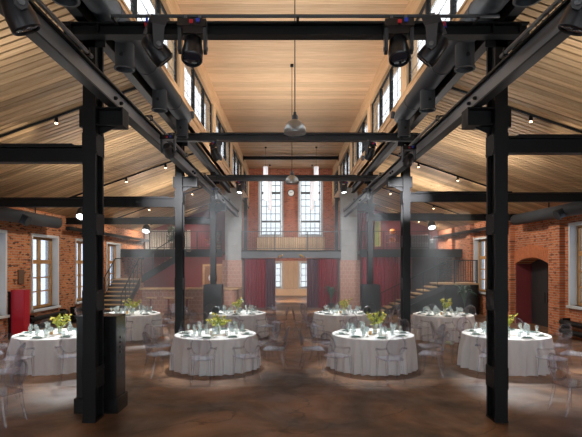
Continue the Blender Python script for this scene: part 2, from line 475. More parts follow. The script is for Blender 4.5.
ys = [DOOR[0] + i * (2 * hw) / 12 for i in range(13)]
out = [(W, y, arch(y)) for y in ys] + [(W, DOOR[1], 2.64), (W, DOOR[0], 2.64)]
mk('arch_head', MB().prism(out, (0.74, 0, 0)), 'brick_r', wr)
for i in range(26):
    ang = (i - 12.5) / 12.5 * math.asin((hw + 0.05) / R_)
    c, s_ = math.cos(ang), math.sin(ang)
    p = []
    for rr, da in ((R_ + 0.01, -1), (R_ + 0.01, 1), (R_ + 0.47, 1), (R_ + 0.47, -1)):
        a2 = ang + da * 0.040 / R_
        p.append((W - 0.012, yc + rr * math.sin(a2), zs - (R_ - rise) + rr * math.cos(a2)))
    mk('brick', MB().prism(p, (0.05, 0, 0)), 'brick_arch', wr)
# doorway: maroon lined recess and dark double door
d1 = thing('door_1', 'dark grey door deep inside the arched maroon doorway', 'door', (9.5, yc, 0), kind='structure')
mk('reveal', MB().box(W + 0.02, W + 0.72, DOOR[1] - 0.03, DOOR[1] + 0.02, 0, 2.4).box(W + 0.02, W + 0.72, DOOR[0] - 0.02, DOOR[0] + 0.03, 0, 2.4), 'maroon', d1)
for a, b in ((DOOR[0] + 0.04, yc - 0.01), (yc + 0.01, DOOR[1] - 0.04)):
    lf = mk('door_leaf', MB().box(W + 0.62, W + 0.68, a, b, 0.01, 2.62), 'steel2', d1)
    mk('door_handle', MB().tube([(W + 0.57, yc + (0.1 if a > yc - 0.1 else -0.1), 0.9), (W + 0.57, yc + (0.1 if a > yc - 0.1 else -0.1), 1.3)], 0.015, 6), 'steel', lf)
mk('backing', MB().box(W + 0.70, W + 0.74, DOOR[0], DOOR[1], 0, 2.64), 'deck_dark', d1)

# end wall and wall behind the camera
EW = [(-2.27, -0.66), (0.66, 2.27)]
ewm = MB(); T = 0.5
xs = [-3.6, -2.27, -0.66, 0.66, 2.27, 3.6]
for a, b in zip(xs, xs[1:]):
    if (a, b) in EW:
        ewm.box(a, b, YE, YE + T, 0, 0.55); ewm.box(a, b, YE, YE + T, 2.45, 4.42); ewm.box(a, b, YE, YE + T, 8.72, ZC + 0.3)
    else:
        ewm.box(a, b, YE, YE + T, 0, ZC + 0.3)
wb = mk('wall_back', ewm, 'brick_y', kind='structure', label='red brick end wall with two tall windows and a clock', cat='wall')
for x in (-2.98, 2.98):
    mk('pilaster', MB().box(x - 0.28, x + 0.28, YE - 0.14, YE + 0.02, 3.05, 8.9), 'brick_y', wb)
wf = MB()                   # unseen entrance front, its glazing added to let in frontal daylight
FX = [-8.9, -8.3, -3.5, -2.7, 2.7, 3.5, 8.3, 8.9]
for i in range(7):
    a_, b_ = FX[i], FX[i + 1]
    zt_ = 9.6 if abs(a_ + b_) < 8 else 6.6
    if i % 2 == 0:
        wf.box(a_, b_, YB - 0.4, YB, 0, zt_)
    else:
        wf.box(a_, b_, YB - 0.4, YB, 0, 0.5); wf.box(a_, b_, YB - 0.4, YB, 5.2 if i == 3 else 3.6, zt_)
mk('wall_front', wf, 'brick_y', kind='structure', label='brick entrance wall behind the viewer with big glazing added for daylight', cat='wall')

# aisle ceilings: boards across the slope over a dark underlay
plank_n = 0
for sgn, zw, side in ((-1, ZWL, 'left'), (1, ZWR, 'right')):
    dx = W - XR; dz = ZR - zw; Ls = math.hypot(dx, dz); ang = math.atan2(dz, dx)
    root = thing('ceiling' if sgn < 0 else 'ceiling.001', 'sloping timber board ceiling over the %s aisle' % side, 'ceiling', (0, 0, 0), kind='structure')
    e = MB()
    p = [(sgn * (W + 0.75), YB, zw + 0.05 - 0.75 * dz / dx), (sgn * (XR - 0.02), YB, ZR + 0.05), (sgn * (XR - 0.02), YB, ZR + 0.25), (sgn * (W + 0.75), YB, zw + 0.3 - 0.75 * dz / dx)]
    e.prism(p, (0, YE - YB + 0.5, 0))
    mk('roof_underlay', e, 'deck_dark', root)
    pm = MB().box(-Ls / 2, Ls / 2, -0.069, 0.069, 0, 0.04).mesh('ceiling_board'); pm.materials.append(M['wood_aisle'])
    y = 4.0
    while y < YE:
        inst('plank', pm, root, (sgn * (W + XR) / 2, y, (zw + ZR) / 2 + 0.012), (0, sgn * ang, 0))
        y += 0.185
    # boards nearer than the frame can show
    e = MB(); y = YB + 0.1
    while y < 3.9:
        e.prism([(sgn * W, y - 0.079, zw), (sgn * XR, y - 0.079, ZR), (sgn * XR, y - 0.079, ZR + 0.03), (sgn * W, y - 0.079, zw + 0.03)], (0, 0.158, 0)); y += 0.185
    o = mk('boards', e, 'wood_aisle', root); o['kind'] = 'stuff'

# nave ceiling
root = thing('ceiling.002', 'flat pale timber board ceiling high over the nave', 'ceiling', (0, 0, 0), kind='structure')
mk('roof_underlay', MB().box(-3.6, 3.6, YB, YE + 0.5, ZC + 0.03, ZC + 0.3), 'deck_dark', root)
pm = MB().box(-3.11, 3.11, -0.0965, 0.0965, 0, 0.03).mesh('nave_board'); pm.materials.append(M['wood_nave'])
y = 8.0
while y < YE:
    inst('plank', pm, root, (0, y, ZC)); y += 0.2
mk('boards', MB().box(-3.05, 3.05, YB, 7.88, ZC, ZC + 0.03), 'wood_nave', root)['kind'] = 'stuff'

# clerestory walls: fascia boards, sill, posts, head beam, window strips
BAY = 6.05
posts = [1.75 + BAY * k for k in range(0, 6)]     # bay lines, the third one at the second column row
nwin = [0]
FZ0, FZ1, HZ = 6.33, 7.02, 8.62


def clerestory(sgn, side):
    x0 = sgn * 3.08; x1 = sgn * 3.26
    root = thing('wall_clerestory_' + side, 'pale timber clerestory wall above the %s columns' % side, 'wall', (0, 0, 0), kind='structure')
    for i in range(4):
        z = FZ0 + i * 0.172
        mk('plank', MB().box(x0 + sgn * (0.0 if i != 3 else -0.03), x1, YB, YE, z, z + 0.164), 'wood_cler', root)
    mk('sill', MB().box(x0 - sgn * 0.05, x1 + sgn * 0.1, YB, YE, FZ1, FZ1 + 0.05), 'wood_cler', root)
    mk('backing', MB().box(x1, x1 + sgn * 0.12, YB, YE, FZ0, FZ1), 'deck_dark', root)
    mk('head_beam', MB().box(x0 - sgn * 0.04, x1 + sgn * 0.12, YB, YE, HZ, HZ + 0.30), 'wood_cler', root)
    mk('head_board', MB().box(x0 + sgn * 0.02, x1 + sgn * 0.12, YB, YE, HZ + 0.308, ZC - 0.003), 'wood_cler', root)
    ends = [YB] + [p for p in posts if p > YB + 1] + [YE]
    for p in ends:
        a, b = (p - 0.32, p + 0.32) if p not in (YB, YE) else ((YB, YB + 0.4) if p == YB else (YE - 0.55, YE))
        mk('post', MB().box(x0 - sgn * 0.02, x1 + sgn * 0.12, a, b, FZ1 + 0.05, HZ), 'wood_post', root)
    for a, b in zip(ends, ends[1:]):
        a += 0.32; b -= 0.32 if b < YE else 0.55
        nwin[0] += 1
        wn = thing('window_%d' % nwin[0], 'steel clerestory window in the %s timber wall, bay %d from the entrance' % (side, len([e for e in ends if e < a])), 'window', (0, 0, 0), kind='structure')
        gx = sgn * 3.17
        fm = MB()
        fm.box(gx - 0.03, gx + 0.03, a, b, FZ1 + 0.05, FZ1 + 0.10); fm.box(gx - 0.03, gx + 0.03, a, b, HZ - 0.05, HZ)
        fm.box(gx - 0.03, gx + 0.03, a, a + 0.05, FZ1 + 0.1, HZ - 0.05); fm.box(gx - 0.03, gx + 0.03, b - 0.05, b, FZ1 + 0.1, HZ - 0.05)
        mk('frame', fm, 'steel', wn)
        n = 3; wd = (b - a) / n
        for i in range(1, n):
            mk('mullion', MB().box(gx - 0.06, gx + 0.05, a + i * wd - 0.045, a + i * wd + 0.045, FZ1 + 0.1, HZ - 0.05), 'steel', wn)
        zs_ = [FZ1 + 0.1 + k * (HZ - FZ1 - 0.15) / 4 for k in range(5)]
        for k in range(1, 4):
            mk('glazing_bar', MB().box(gx - 0.006, gx + 0.006, a, b, zs_[k] - 0.008, zs_[k] + 0.008), 'pipe', wn)
        for i in range(n):
            for q in (1,):
                yq = a + i * wd + q * wd / 2
                mk('glazing_bar', MB().box(gx - 0.006, gx + 0.006, yq - 0.007, yq + 0.007, FZ1 + 0.1, HZ - 0.05), 'pipe', wn)
            for k in range(4):
                mk('pane', MB().box(gx - 0.004, gx + 0.004, a + i * wd + 0.02, a + (i + 1) * wd - 0.02, zs_[k] + 0.008, zs_[k + 1] - 0.008), 'pane', wn)


clerestory(-1, 'left'); clerestory(1, 'right')


def timber_window(sgn, op, label):
    """deep window: plaster reveal, sill, oak frame with eight panes"""
    nwin[0] += 1
    a, b, z0, z1 = op
    o = thing('window_%d' % nwin[0], label, 'window', (sgn * W, (a + b) / 2, z0), kind='structure')
    X = lambda d: sgn * (W + d)
    mk('reveal', MB().box(X(-0.03), X(0.45), a - 0.06, a + 0.03, z0, z1 + 0.06).box(X(-0.03), X(0.45), b - 0.03, b + 0.06, z0, z1 + 0.06).box(X(-0.03), X(0.45), a + 0.03, b - 0.03, z1 - 0.03, z1 + 0.06), 'plaster', o)
    mk('window_sill', MB().box(X(-0.1), X(0.45), a - 0.08, b + 0.08, z0 - 0.08, z0), 'plaster', o)
    g = 0.25
    a += 0.03; b -= 0.03; z1 -= 0.03
    f = MB(); t = 0.09
    f.box(X(g - 0.05), X(g + 0.05), a, a + t, z0, z1).box(X(g - 0.05), X(g + 0.05), b - t, b, z0, z1)
    f.box(X(g - 0.05), X(g + 0.05), a + t, b - t, z0, z0 + t).box(X(g - 0.05), X(g + 0.05), a + t, b - t, z1 - t, z1)
    mk('frame', f, 'wood_win', o)
    ym = (a + b) / 2; zt = z0 + (z1 - z0) * 0.65
    mk('mullion', MB().box(X(g - 0.06), X(g + 0.05), ym - 0.055, ym + 0.055, z0 + t, z1 - t), 'wood_win', o)
    mk('transom', MB().box(X(g - 0.065), X(g + 0.05), a + t, b - t, zt - 0.07, zt + 0.07), 'wood_win', o)
    zz = [z0 + t, z0 + t + (zt - z0 - t - 0.07) / 3, z0 + t + 2 * (zt - z0 - t - 0.07) / 3, zt - 0.07]
    for z in zz[1:3]:
        mk('glazing_bar', MB().box(X(g - 0.03), X(g + 0.03), a + t, b - t, z - 0.022, z + 0.022), 'wood_win', o)
    for (ya, yb) in ((a + t, ym - 0.055), (ym + 0.055, b - t)):
        for c, d in list(zip(zz, zz[1:])) + [(zt + 0.07, z1 - t)]:
            mk('pane', MB().box(X(g - 0.004), X(g + 0.004), ya, yb, c, d), 'pane_side', o)


for i, op in enumerate(LW):
    timber_window(-1, op, 'timber window with grey plaster reveal in left brick wall, number %d from the entrance' % (i + 1))
for i, op in enumerate(RW):
    timber_window(1, op, 'timber window with grey plaster reveal in right brick wall, number %d from the entrance' % (i + 1))


for i, (x0, x1, zt_) in enumerate(((-8.3, -3.5, 3.6), (-2.7, 2.7, 5.2), (3.5, 8.3, 3.6))):  # unseen glazing, added for its daylight
    nwin[0] += 1
    o = thing('window_%d' % nwin[0], 'large glazing added for daylight behind the viewer, %s' % ('left', 'middle', 'right')[i], 'window', ((x0 + x1) / 2, YB, 0.5), kind='structure')
    for k in range(6):
        xx = x0 + (x1 - x0) * k / 5
        mk('mullion', MB().box(xx - 0.03, xx + 0.03, YB - 0.25, YB - 0.17, 0.5, zt_), 'steel', o)
        if k < 5:
            mk('pane', MB().box(xx + 0.03, x0 + (x1 - x0) * (k + 1) / 5 - 0.03, YB - 0.214, YB - 0.206, 0.5, zt_), 'pane', o)


def end_window(x0, x1, z0, z1, rows, label):
    nwin[0] += 1
    o = thing('window_%d' % nwin[0], label, 'window', ((x0 + x1) / 2, YE, z0), kind='structure')
    mk('reveal', MB().box(x0 - 0.12, x0 + 0.04, YE - 0.05, YE + 0.3, z0 - 0.12, z1 + 0.12).box(x1 - 0.04, x1 + 0.12, YE - 0.05, YE + 0.3, z0 - 0.12, z1 + 0.12)
       .box(x0 + 0.04, x1 - 0.04, YE - 0.05, YE + 0.3, z1 - 0.02, z1 + 0.12).box(x0 + 0.04, x1 - 0.04, YE - 0.08, YE + 0.3, z0 - 0.12, z0 + 0.02), 'plaster', o)
    x0 += 0.06; x1 -= 0.06
    f = MB(); y0, y1 = YE + 0.12, YE + 0.2
    f.box(x0, x0 + 0.07, y0, y1, z0, z1).box(x1 - 0.07, x1, y0, y1, z0, z1).box(x0 + 0.07, x1 - 0.07, y0, y1, z0, z0 + 0.08).box(x0 + 0.07, x1 - 0.07, y0, y1, z1 - 0.08, z1)
    mk('frame', f, 'steel2', o)
    for z, h in rows:
        mk('transom', MB().box(x0 + 0.07, x1 - 0.07, y0, y1, z - h, z + h), 'steel2', o)
    xs_ = [x0 + 0.07 + (x1 - x0 - 0.14) * k / 4 for k in range(5)]
    for k in (1, 2, 3):
        mk('glazing_bar', MB().box(xs_[k] - 0.018, xs_[k] + 0.018, y0 + 0.01, y1 - 0.01, z0 + 0.08, z1 - 0.08), 'steel2', o)
    zz = [z0 + 0.08] + [r[0] for r in rows] + [z1 - 0.08]
    for c, d in zip(zz, zz[1:]):
        for k in range(4):
            mk('pane', MB().box(xs_[k], xs_[k + 1], y0 + 0.035, y0 + 0.043, c, d), 'pane_end', o)


for x0, x1, s_ in ((-2.27, -0.66, 'left'), (0.66, 2.27, 'right')):
    end_window(x0, x1, 4.44, 8.70, [(5.0, 0.02), (5.48, 0.07), (6.05, 0.02), (6.62, 0.02), (7.1, 0.02), (7.6, 0.08), (8.15, 0.02)], 'tall steel window in the brick end wall, %s of the clock' % s_)
    end_window(x0, x1, 0.57, 2.43, [(1.03, 0.02), (1.5, 0.02), (1.97, 0.02)], 'low window under the gallery, %s of the back panel' % s_)

# ---------------------------------------------------------------- steel frame
side_name = {-1: 'left', 1: 'right'}
row_name = ['nearest', 'second', 'third']


def column(sgn, k):
    y = ROWS[k]; xi, xo = 3.0 * sgn, 3.19 * sgn; d = 0.34; top = 5.98
    desc = {(-1, 0): 'black steel column nearest on the left in front of the black cabinet', (1, 0): 'black steel column nearest on the right standing on bare floor',
            (-1, 1): 'second black steel column on the left beside the front round table', (1, 1): 'second black steel column on the right beside the front round table',
            (-1, 2): 'third steel column on the left rising out of a black box', (1, 2): 'third steel column on the right rising out of a black box'}[(sgn, k)]
    o = thing('steel_column', desc, 'column', ((xi + xo) / 2, y + d / 2, 0), 'steel columns of the nave')
    mk('flange', MB().box(xi, xo, y, y + 0.05, 0.03, top), 'steel', o)
    mk('flange', MB().box(xi, xo, y + d - 0.05, y + d, 0.03, top), 'steel', o)
    mk('web', MB().box(xi + sgn * 0.06, xo - sgn * 0.06, y + 0.05, y + d - 0.05, 0.03, top), 'steel', o)
    for z in (0.66, 1.83, 2.99, 4.2):
        for xx in (xi, xo):
            sg = -sgn if xx == xi else sgn
            bp = mk('batten_plate', MB().box(xx, xx + sg * 0.012, y + 0.005, y + d - 0.005, z - 0.16, z + 0.16), 'steel', o)
            if k == 0 and xx == xi:
                for yy in (y + 0.04, y + d - 0.04):
                    for zz in (z - 0.12, z + 0.12):
                        mk('bolt', MB().lathe([(0.014, 0), (0.014, 0.012)], (xx + sg * 0.012, yy, zz), 6, Matrix.Rotation(sg * PI / 2, 3, 'Y')), 'steel2', bp)
    mk('base_plate', MB().box(xi - sgn * 0.004, xo + sgn * 0.004, y - 0.004, y + d + 0.004, 0, 0.03), 'steel', o)
    # bracket that carries the crane rail
    br = MB()
    br.box(sgn * 2.6, sgn * 3.0, y + 0.03, y + 0.31, 4.48, 4.50).box(sgn * 2.6, sgn * 3.0, y + 0.03, y + 0.31, 4.73, 4.75)
    br.box(sgn * 2.6, sgn * 3.0, y + 0.15, y + 0.19, 4.50, 4.73).box(sgn * 2.6, sgn * 2.62, y + 0.03, y + 0.31, 4.5, 4.73)
    br.box(sgn * 3.19, sgn * 3.25, y + 0.02, y + 0.32, 4.45, 4.75)
    br.prism([(sgn * 3.0, y + 0.16, 4.48), (sgn * 2.75, y + 0.16, 4.48), (sgn * 3.0, y + 0.16, 4.36)], (0, 0.02, 0))
    mk('bracket', br, 'steel', o)
    return o


for k in range(3):
    for sgn in (-1, 1):
        column(sgn, k)
    y = ROWS[k] - 0.10; zb, hb = ZBEAM[k]
    o = thing('cross_beam', 'black steel beam spanning the nave between the %s pair of columns' % row_name[k], 'beam', (0, y, zb), 'cross beams over the nave')
    mb = MB(); ibeam_x(mb, -3.42, 3.42, y, zb, zb + hb, 0.19, 0.028, 0.03)
    mk('beam_profile', mb, 'steel' if k == 0 else 'steel2', o)  # farther beams in paler steel: haze and light put into the colour
    for x in (-3.3, -2.9, 2.9, 3.3):
        mk('stiffener', MB().box(x - 0.01, x + 0.01, y - 0.09, y + 0.09, zb + 0.03, zb + hb - 0.03), 'steel', o)
    for sgn in (-1, 1):
        mk('gusset', MB().box(sgn * 2.85, sgn * 3.4, y + 0.10, y + 0.12, zb - 0.1, zb + hb + 0.06), 'steel', o)
        zt = 3.93 if sgn < 0 else 4.07
        yy = ROWS[k] + 0.15
        t = thing('tie_beam', 'black steel tie beam from the %s column to the %s brick wall' % (row_name[k], side_name[sgn]), 'beam', (sgn * 6, yy, zt), 'tie beams over the aisles')
        mb = MB(); ibeam_x(mb, sgn * 3.19, sgn * W, yy, zt, zt + 0.255, 0.17, 0.03, 0.03)
        mk('beam_profile', mb, 'steel', t)
        mk('end_plate', MB().box(sgn * 3.19, sgn * 3.215, yy - 0.1, yy + 0.1, zt - 0.05, zt + 0.3), 'steel', t)

for sgn in (-1, 1):
    o = thing('crane_rail_beam', 'long black crane rail beam running along the %s columns' % side_name[sgn], 'beam', (sgn * 2.75, 0, 4.64), 'crane rail beams')
    mk('web', MB().box(sgn * 2.73, sgn * 2.76, YB, 25.7, 4.775, 5.015), 'rail', o)  # web paler than the flanges: lit face and shaded underside put into colour
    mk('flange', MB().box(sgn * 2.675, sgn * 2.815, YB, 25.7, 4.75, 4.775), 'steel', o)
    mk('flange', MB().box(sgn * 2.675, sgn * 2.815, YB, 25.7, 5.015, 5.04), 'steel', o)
    for yy in (3.5, 7.55, 7.8, 13.6, 13.85, 19.65, 19.9):
        mk('bolt', MB().lathe([(0.03, 0), (0.03, 0.03), (0.015, 0.05)], (sgn * 2.73, yy, 4.89), 8, Matrix.Rotation(-sgn * PI / 2, 3, 'Y')), 'steel', o)
    e = thing('eaves_beam', 'black steel beam under the timber clerestory on the %s side' % side_name[sgn], 'beam', (sgn * 3.1, 0, 5.98), 'eaves beams')
    mb = MB(); ibeam_y(mb, sgn * 3.15, YB, 25.6, 5.98, 6.29, 0.16, 0.03, 0.03)
    mk('beam_profile', mb, 'steel', e)
    # lighting pipes on the inner side of the crane rail
    for j, (ya, yb) in enumerate(((1.0, 6.3), (8.9, 12.2), (14.6, 18.2), (20.6, 24.6))):
        ptxt = ['nearest the camera', 'between first and second columns', 'between second and third columns', 'beyond the third column'][j]
        p = thing('lighting_pipe', 'grey pipe bracketed to the %s crane rail, %s' % (side_name[sgn], ptxt), 'pipe', (sgn * 2.58, ya, 4.97), 'lighting pipes')
        mk('pipe', MB().tube([(sgn * 2.58, ya, 5.0), (sgn * 2.58, yb, 5.0)], 0.026, 8), 'pipe', p, smooth=True)
        n = max(2, int((yb - ya) / 1.5))
        for i in range(n):
            yy = ya + 0.12 + (yb - ya - 0.24) * i / (n - 1)
            mk('pipe_bracket', MB().box(sgn * 2.56, sgn * 2.76, yy - 0.02, yy + 0.02, 5.043, 5.06).box(sgn * 2.555, sgn * 2.605, yy - 0.02, yy + 0.02, 4.965, 5.045), 'steel', p)
t = thing('roof_tie', 'dark steel tie under the far nave ceiling', 'beam', (0, 32.3, 8.98))
mk('beam_profile', MB().box(-3.08, 3.08, 32.2, 32.4, 9.08, 9.28), 'steel', t)
mk('end_plate', MB().box(-3.08, -3.05, 32.15, 32.45, 9.0, 9.34), 'steel', t)
mk('end_plate', MB().box(3.05, 3.08, 32.15, 32.45, 9.0, 9.34), 'steel', t)



def fill_light(label, p0, p1, aim, power, group):
    """added fill light: unseen strip lying on a beam, shining up to the timber ceiling"""
    p0 = Vector(p0); p1 = Vector(p1); mid = (p0 + p1) / 2
    o = thing('fill_uplight', label, 'light', mid, group)
    along = (p1 - p0).normalized(); up = Vector(aim).normalized()
    sd = along.cross(up).normalized()
    q = [p0 + sd * 0.04, p0 - sd * 0.04, p0 - sd * 0.04 + up * 0.03, p0 + sd * 0.04 + up * 0.03]
    mk('housing', MB().prism(q, p1 - p0), 'steel', o)
    l = bpy.data.lights.new('fill_strip', 'AREA'); l.shape = 'RECTANGLE'; l.size = (p1 - p0).length; l.size_y = 0.06
    l.energy = power; l.color = UPCOL
    lo = bpy.data.objects.new('fill_strip', l); COL.objects.link(lo); lo.parent = o
    zax = -up; xax = along; yax = zax.cross(xax)
    lo.rotation_euler = Matrix((xax, yax, zax)).transposed().to_euler(); lo.location = up * 0.035


UPCOL = (1.0, 0.96, 0.92)
for k in range(3):  # unseen strips added on the beams to even out the brightness
    fill_light('added fill light strip on top of the %s cross beam of the nave' % row_name[k], (-2.5, ROWS[k] - 0.1, sum(ZBEAM[k]) + 0.003), (2.5, ROWS[k] - 0.1, sum(ZBEAM[k]) + 0.003), (0, 0, 1), (28, 45, 80)[k], 'added fill lights on cross beams')
    for sgn in (-1, 1):
        zt = (3.93 if sgn < 0 else 4.07) + 0.26
        fill_light('added fill light strip on the %s aisle tie beam, %s row' % (side_name[sgn], row_name[k]), (sgn * 3.4, ROWS[k] + 0.15, zt), (sgn * 6.0, ROWS[k] + 0.15, zt), (0, 0, 1), (17, 26, 38)[k], 'added fill lights on tie beams')

# ducts with drop outlets beside the clerestory
for sgn in (-1, 1):
    xd, zd, r = sgn * 2.84, 6.22, 0.21
    o = thing('air_duct', 'round charcoal air duct with drop outlets under the %s clerestory' % side_name[sgn], 'duct', (xd, 0, zd), 'nave air ducts')
    mk('duct_body', MB().tube([(xd, YB, zd), (xd, 12.85, zd), (xd, 13.0, zd - 0.06)], r, 20), 'duct', o, smooth=True)
    for y in (3.9, 6.15, 8.35, 10.6, 12.8):
        mk('outlet', MB().lathe([(0.155, 6.05), (0.155, 5.67), (0.17, 5.665), (0.17, 5.63), (0.14, 5.63), (0.13, 5.70)], (xd, y, 0), 18), 'duct', o, smooth=True)
        mk('damper_knob', MB().lathe([(0.035, 0), (0.035, 0.02), (0.012, 0.03)], (xd - sgn * 0.0, y - 0.152, 5.82), 8, Matrix.Rotation(PI / 2, 3, 'X')), 'steel', o)
    for y in (1.5, 4.6, 7.6, 9.6, 11.8):
        mk('seam_ring', MB().tube([(xd, y - 0.02, zd), (xd, y + 0.02, zd)], r + 0.008, 20), 'duct', o, smooth=True)
# wall ducts
for sgn, xd, zd, ye, label in ((-1, -8.42, 3.83, 18.0, 'left'), (1, 8.42, 4.02, 18.9, 'right')):
    o = thing('wall_duct', 'round charcoal duct hung high along the %s brick wall' % label, 'duct', (xd, 0, zd), 'wall ducts')
    mk('duct_body', MB().tube([(xd, 2, zd), (xd, ye - 0.08, zd), (xd, ye, zd)], [0.2, 0.2, 0.14], 18), 'duct', o, smooth=True)
    for y in (11.9, 15.3):
        mk('outlet', MB().tube([(xd, y, zd), (xd - sgn * 0.28, y, zd - 0.13), (xd - sgn * 0.34, y, zd - 0.16)], [0.15, 0.15, 0.165], 14), 'duct', o, smooth=True)
    for y in (8.0, 12.8, 16.4):
        mk('hanger', MB().box(xd - 0.012, xd + 0.012, y - 0.02, y + 0.02, zd + 0.19, (ZWL if sgn < 0 else ZWR) + 0.15), 'steel', o)
    e = MB().box(sgn * 8.52, sgn * 8.68, ye + 1.2, 30.0, zd - 0.16, zd - 0.03)
    c = thing('cable_tray', 'black cable tray along the top of the %s brick wall' % label, 'cable tray', (sgn * 8.8, ye, zd), 'cable trays')
    mk('tray_body', e, 'steel', c)
    for y in (21, 23.5, 26.5, 29):
        mk('tray_bracket', MB().box(sgn * 8.53, sgn * 8.895, y - 0.02, y + 0.02, zd - 0.2, zd - 0.16), 'steel2', c)

# ---------------------------------------------------------------- galleries at the far end
YG = 26.0; ZG0, ZG1 = 2.66, 3.04


def railing(o, p0, p1, z, h=1.05, step=0.12, post=1.8, mat='steel', r=0.007):
    p0 = Vector(p0); p1 = Vector(p1); Ln = (p1 - p0).length; d = (p1 - p0) / Ln
    if p0.y == p1.y:
        mk('top_rail', MB().box(p0.x, p1.x, p0.y - 0.025, p0.y + 0.025, z + h - 0.04, z + h), mat, o)
        mk('bottom_rail', MB().box(p0.x, p1.x, p0.y - 0.015, p0.y + 0.015, z + 0.08, z + 0.11), mat, o)
    else:
        mk('top_rail', MB().box(p0.x - 0.025, p0.x + 0.025, p0.y, p1.y, z + h - 0.04, z + h), mat, o)
        mk('bottom_rail', MB().box(p0.x - 0.015, p0.x + 0.015, p0.y, p1.y, z + 0.08, z + 0.11), mat, o)
    n = max(1, round(Ln / post))
    for i in range(n + 1):
        q = p0 + d * (0.03 + (Ln - 0.06) * i / n)
        mk('rail_post', MB().box(q.x - 0.025, q.x + 0.025, q.y - 0.025, q.y + 0.025, z, z + h - 0.04), mat, o)
    bm = MB().box(-r, r, -r, r, z + 0.11, z + h - 0.04).mesh('baluster'); bm.materials.append(M[mat])
    n = int(Ln / step)
    for i in range(1, n):
        q = p0 + d * (Ln * i / n)
        inst('baluster', bm, o, (q.x, q.y, 0))


# concrete piers on brick feet
for sgn in (-1, 1):
    o = thing('concrete_pier', 'pale concrete pier on a brick foot at the %s end of the centre gallery' % side_name[sgn], 'pier', (sgn * 3.02, YG, 0), 'concrete piers')
    for i in range(5):
        z = 2.55 + i * 0.756
        mk('concrete_block', MB().box(sgn * 2.6, sgn * 3.44, YG + 0.02, YG + 0.75, z, z + 0.748), 'concrete', o)
    mk('brick_foot', MB().box(sgn * 2.55, sgn * 3.58, YG - 0.06, YG + 0.85, 0, 2.55), 'tile', o)
# decks
g = thing('gallery', 'central gallery deck with dark steel edge beam', 'gallery', (0, YG + 0.1, ZG0), kind='structure')
mk('deck', MB().box(-2.6, 2.6, YG + 0.3, YE, ZG1 - 0.12, ZG1), 'steel2', g)
mk('edge_beam', MB().box(-2.6, 2.6, YG + 0.12, YG + 0.3, ZG0, ZG1), 'steel2', g)
mk('edge_plate', MB().box(-2.6, 2.6, YG + 0.08, YG + 0.12, ZG1 - 0.05, ZG1 + 0.03), 'steel', g)
r0 = thing('gallery_railing', 'thin steel railing on the central gallery below the clock', 'railing', (0, YG + 0.15, ZG1), 'gallery railings')
railing(r0, (-2.58, YG + 0.16, 0), (2.58, YG + 0.16, 0), ZG1 + 0.03, 1.0, 0.11, 1.72, 'steel2', 0.006)
for sgn in (-1, 1):
    g = thing('gallery.00%d' % (1 if sgn < 0 else 2), 'side gallery deck over the %s aisle with dark edge beam' % side_name[sgn], 'gallery', (sgn * 6, YG, ZG0), kind='structure')
    mk('deck', MB().box(sgn * 3.6, sgn * W, YG + 0.2, 30.2, ZG1 - 0.14, ZG1), 'steel2', g)
    mk('edge_beam', MB().box(sgn * 3.6, sgn * W, YG - 0.02, YG + 0.2, ZG0 + 0.05, ZG1 + 0.08), 'steel', g)
    r0 = thing('gallery_railing', 'thin steel railing along the edge of the %s side gallery' % side_name[sgn], 'railing', (sgn * 6, YG, ZG1), 'gallery railings')
    railing(r0, (sgn * 3.62 if sgn > 0 else -7.4, YG + 0.05, 0), (7.2 if sgn > 0 else -3.62, YG + 0.05, 0), ZG1 + 0.08, 0.95, 0.13, 1.3, 'steel', 0.007)
    mk('wall_back_' + side_name[sgn], MB().box(sgn * 3.45, sgn * (W + 0.1), 30.2, 30.4, 0, 6.4), 'maroon', kind='structure', label='maroon partition behind the %s side gallery' % side_name[sgn], cat='wall')
    p = thing('gallery_post', 'slim dark steel post between %s concrete pier and gallery' % side_name[sgn], 'post', (sgn * 2.45, YG + 0.5, 0), 'gallery posts')
    mk('post_shaft', MB().box(sgn * 2.38, sgn * 2.54, YG + 1.0, YG + 1.16, ZG1, 5.9), 'steel', p)
    mk('post_cap', MB().box(sgn * 2.33, sgn * 2.59, YG + 0.95, YG + 1.21, 5.9, 5.93), 'steel', p)

# slatted birch wainscot under the tall windows
o = thing('wall_panelling', 'birch board panelling below the tall end windows', 'panelling', (0, YE - 0.05, ZG1))
x = -2.5
while x < 2.45:
    wd = random.choice((0.12, 0.16, 0.2))
    wd = min(wd, 2.5 - x)
    mk('board', MB().box(x, x + wd - 0.012, YE - 0.2 + random.uniform(0, 0.02), YE - 0.15, ZG1, 4.28), 'wood_panel', o)
    x += wd
# room under the gallery: panel between the low windows
o = thing('back_panel', 'warm birch panel on the back wall seen through the curtains', 'panelling', (0, YE - 0.06, 0))
for i in range(3):
    mk('board', MB().box(-0.56 + i * 0.375, -0.56 + i * 0.375 + 0.368, YE - 0.06, YE - 0.03, 0.5, 2.55), 'wood_panel', o)
mk('plinth', MB().box(-2.5, 2.5, YE - 0.1, YE - 0.01, 0, 0.48), 'wood_panel', o)
mk('ceiling_lining', MB().box(-2.5, 2.5, YG + 0.9, YE - 0.02, ZG0 + 0.18, ZG0 + 0.25), 'wood_panel', o)
for sgn in (-1, 1):
    mk('wall_gallery_' + side_name[sgn], MB().box(sgn * 2.62, sgn * 2.75, YG + 0.85, YE, 0, ZG0 + 0.2), 'maroon', kind='structure', label='maroon side wall under the central gallery, %s side' % side_name[sgn], cat='wall')
    mk('wall_upper_' + side_name[sgn], MB().box(sgn * 3.5, sgn * 3.6, 30.4, YE, ZG1, 6.4), 'brick_r', kind='structure', label='brick partition beside the upper gallery, %s side' % side_name[sgn], cat='wall')


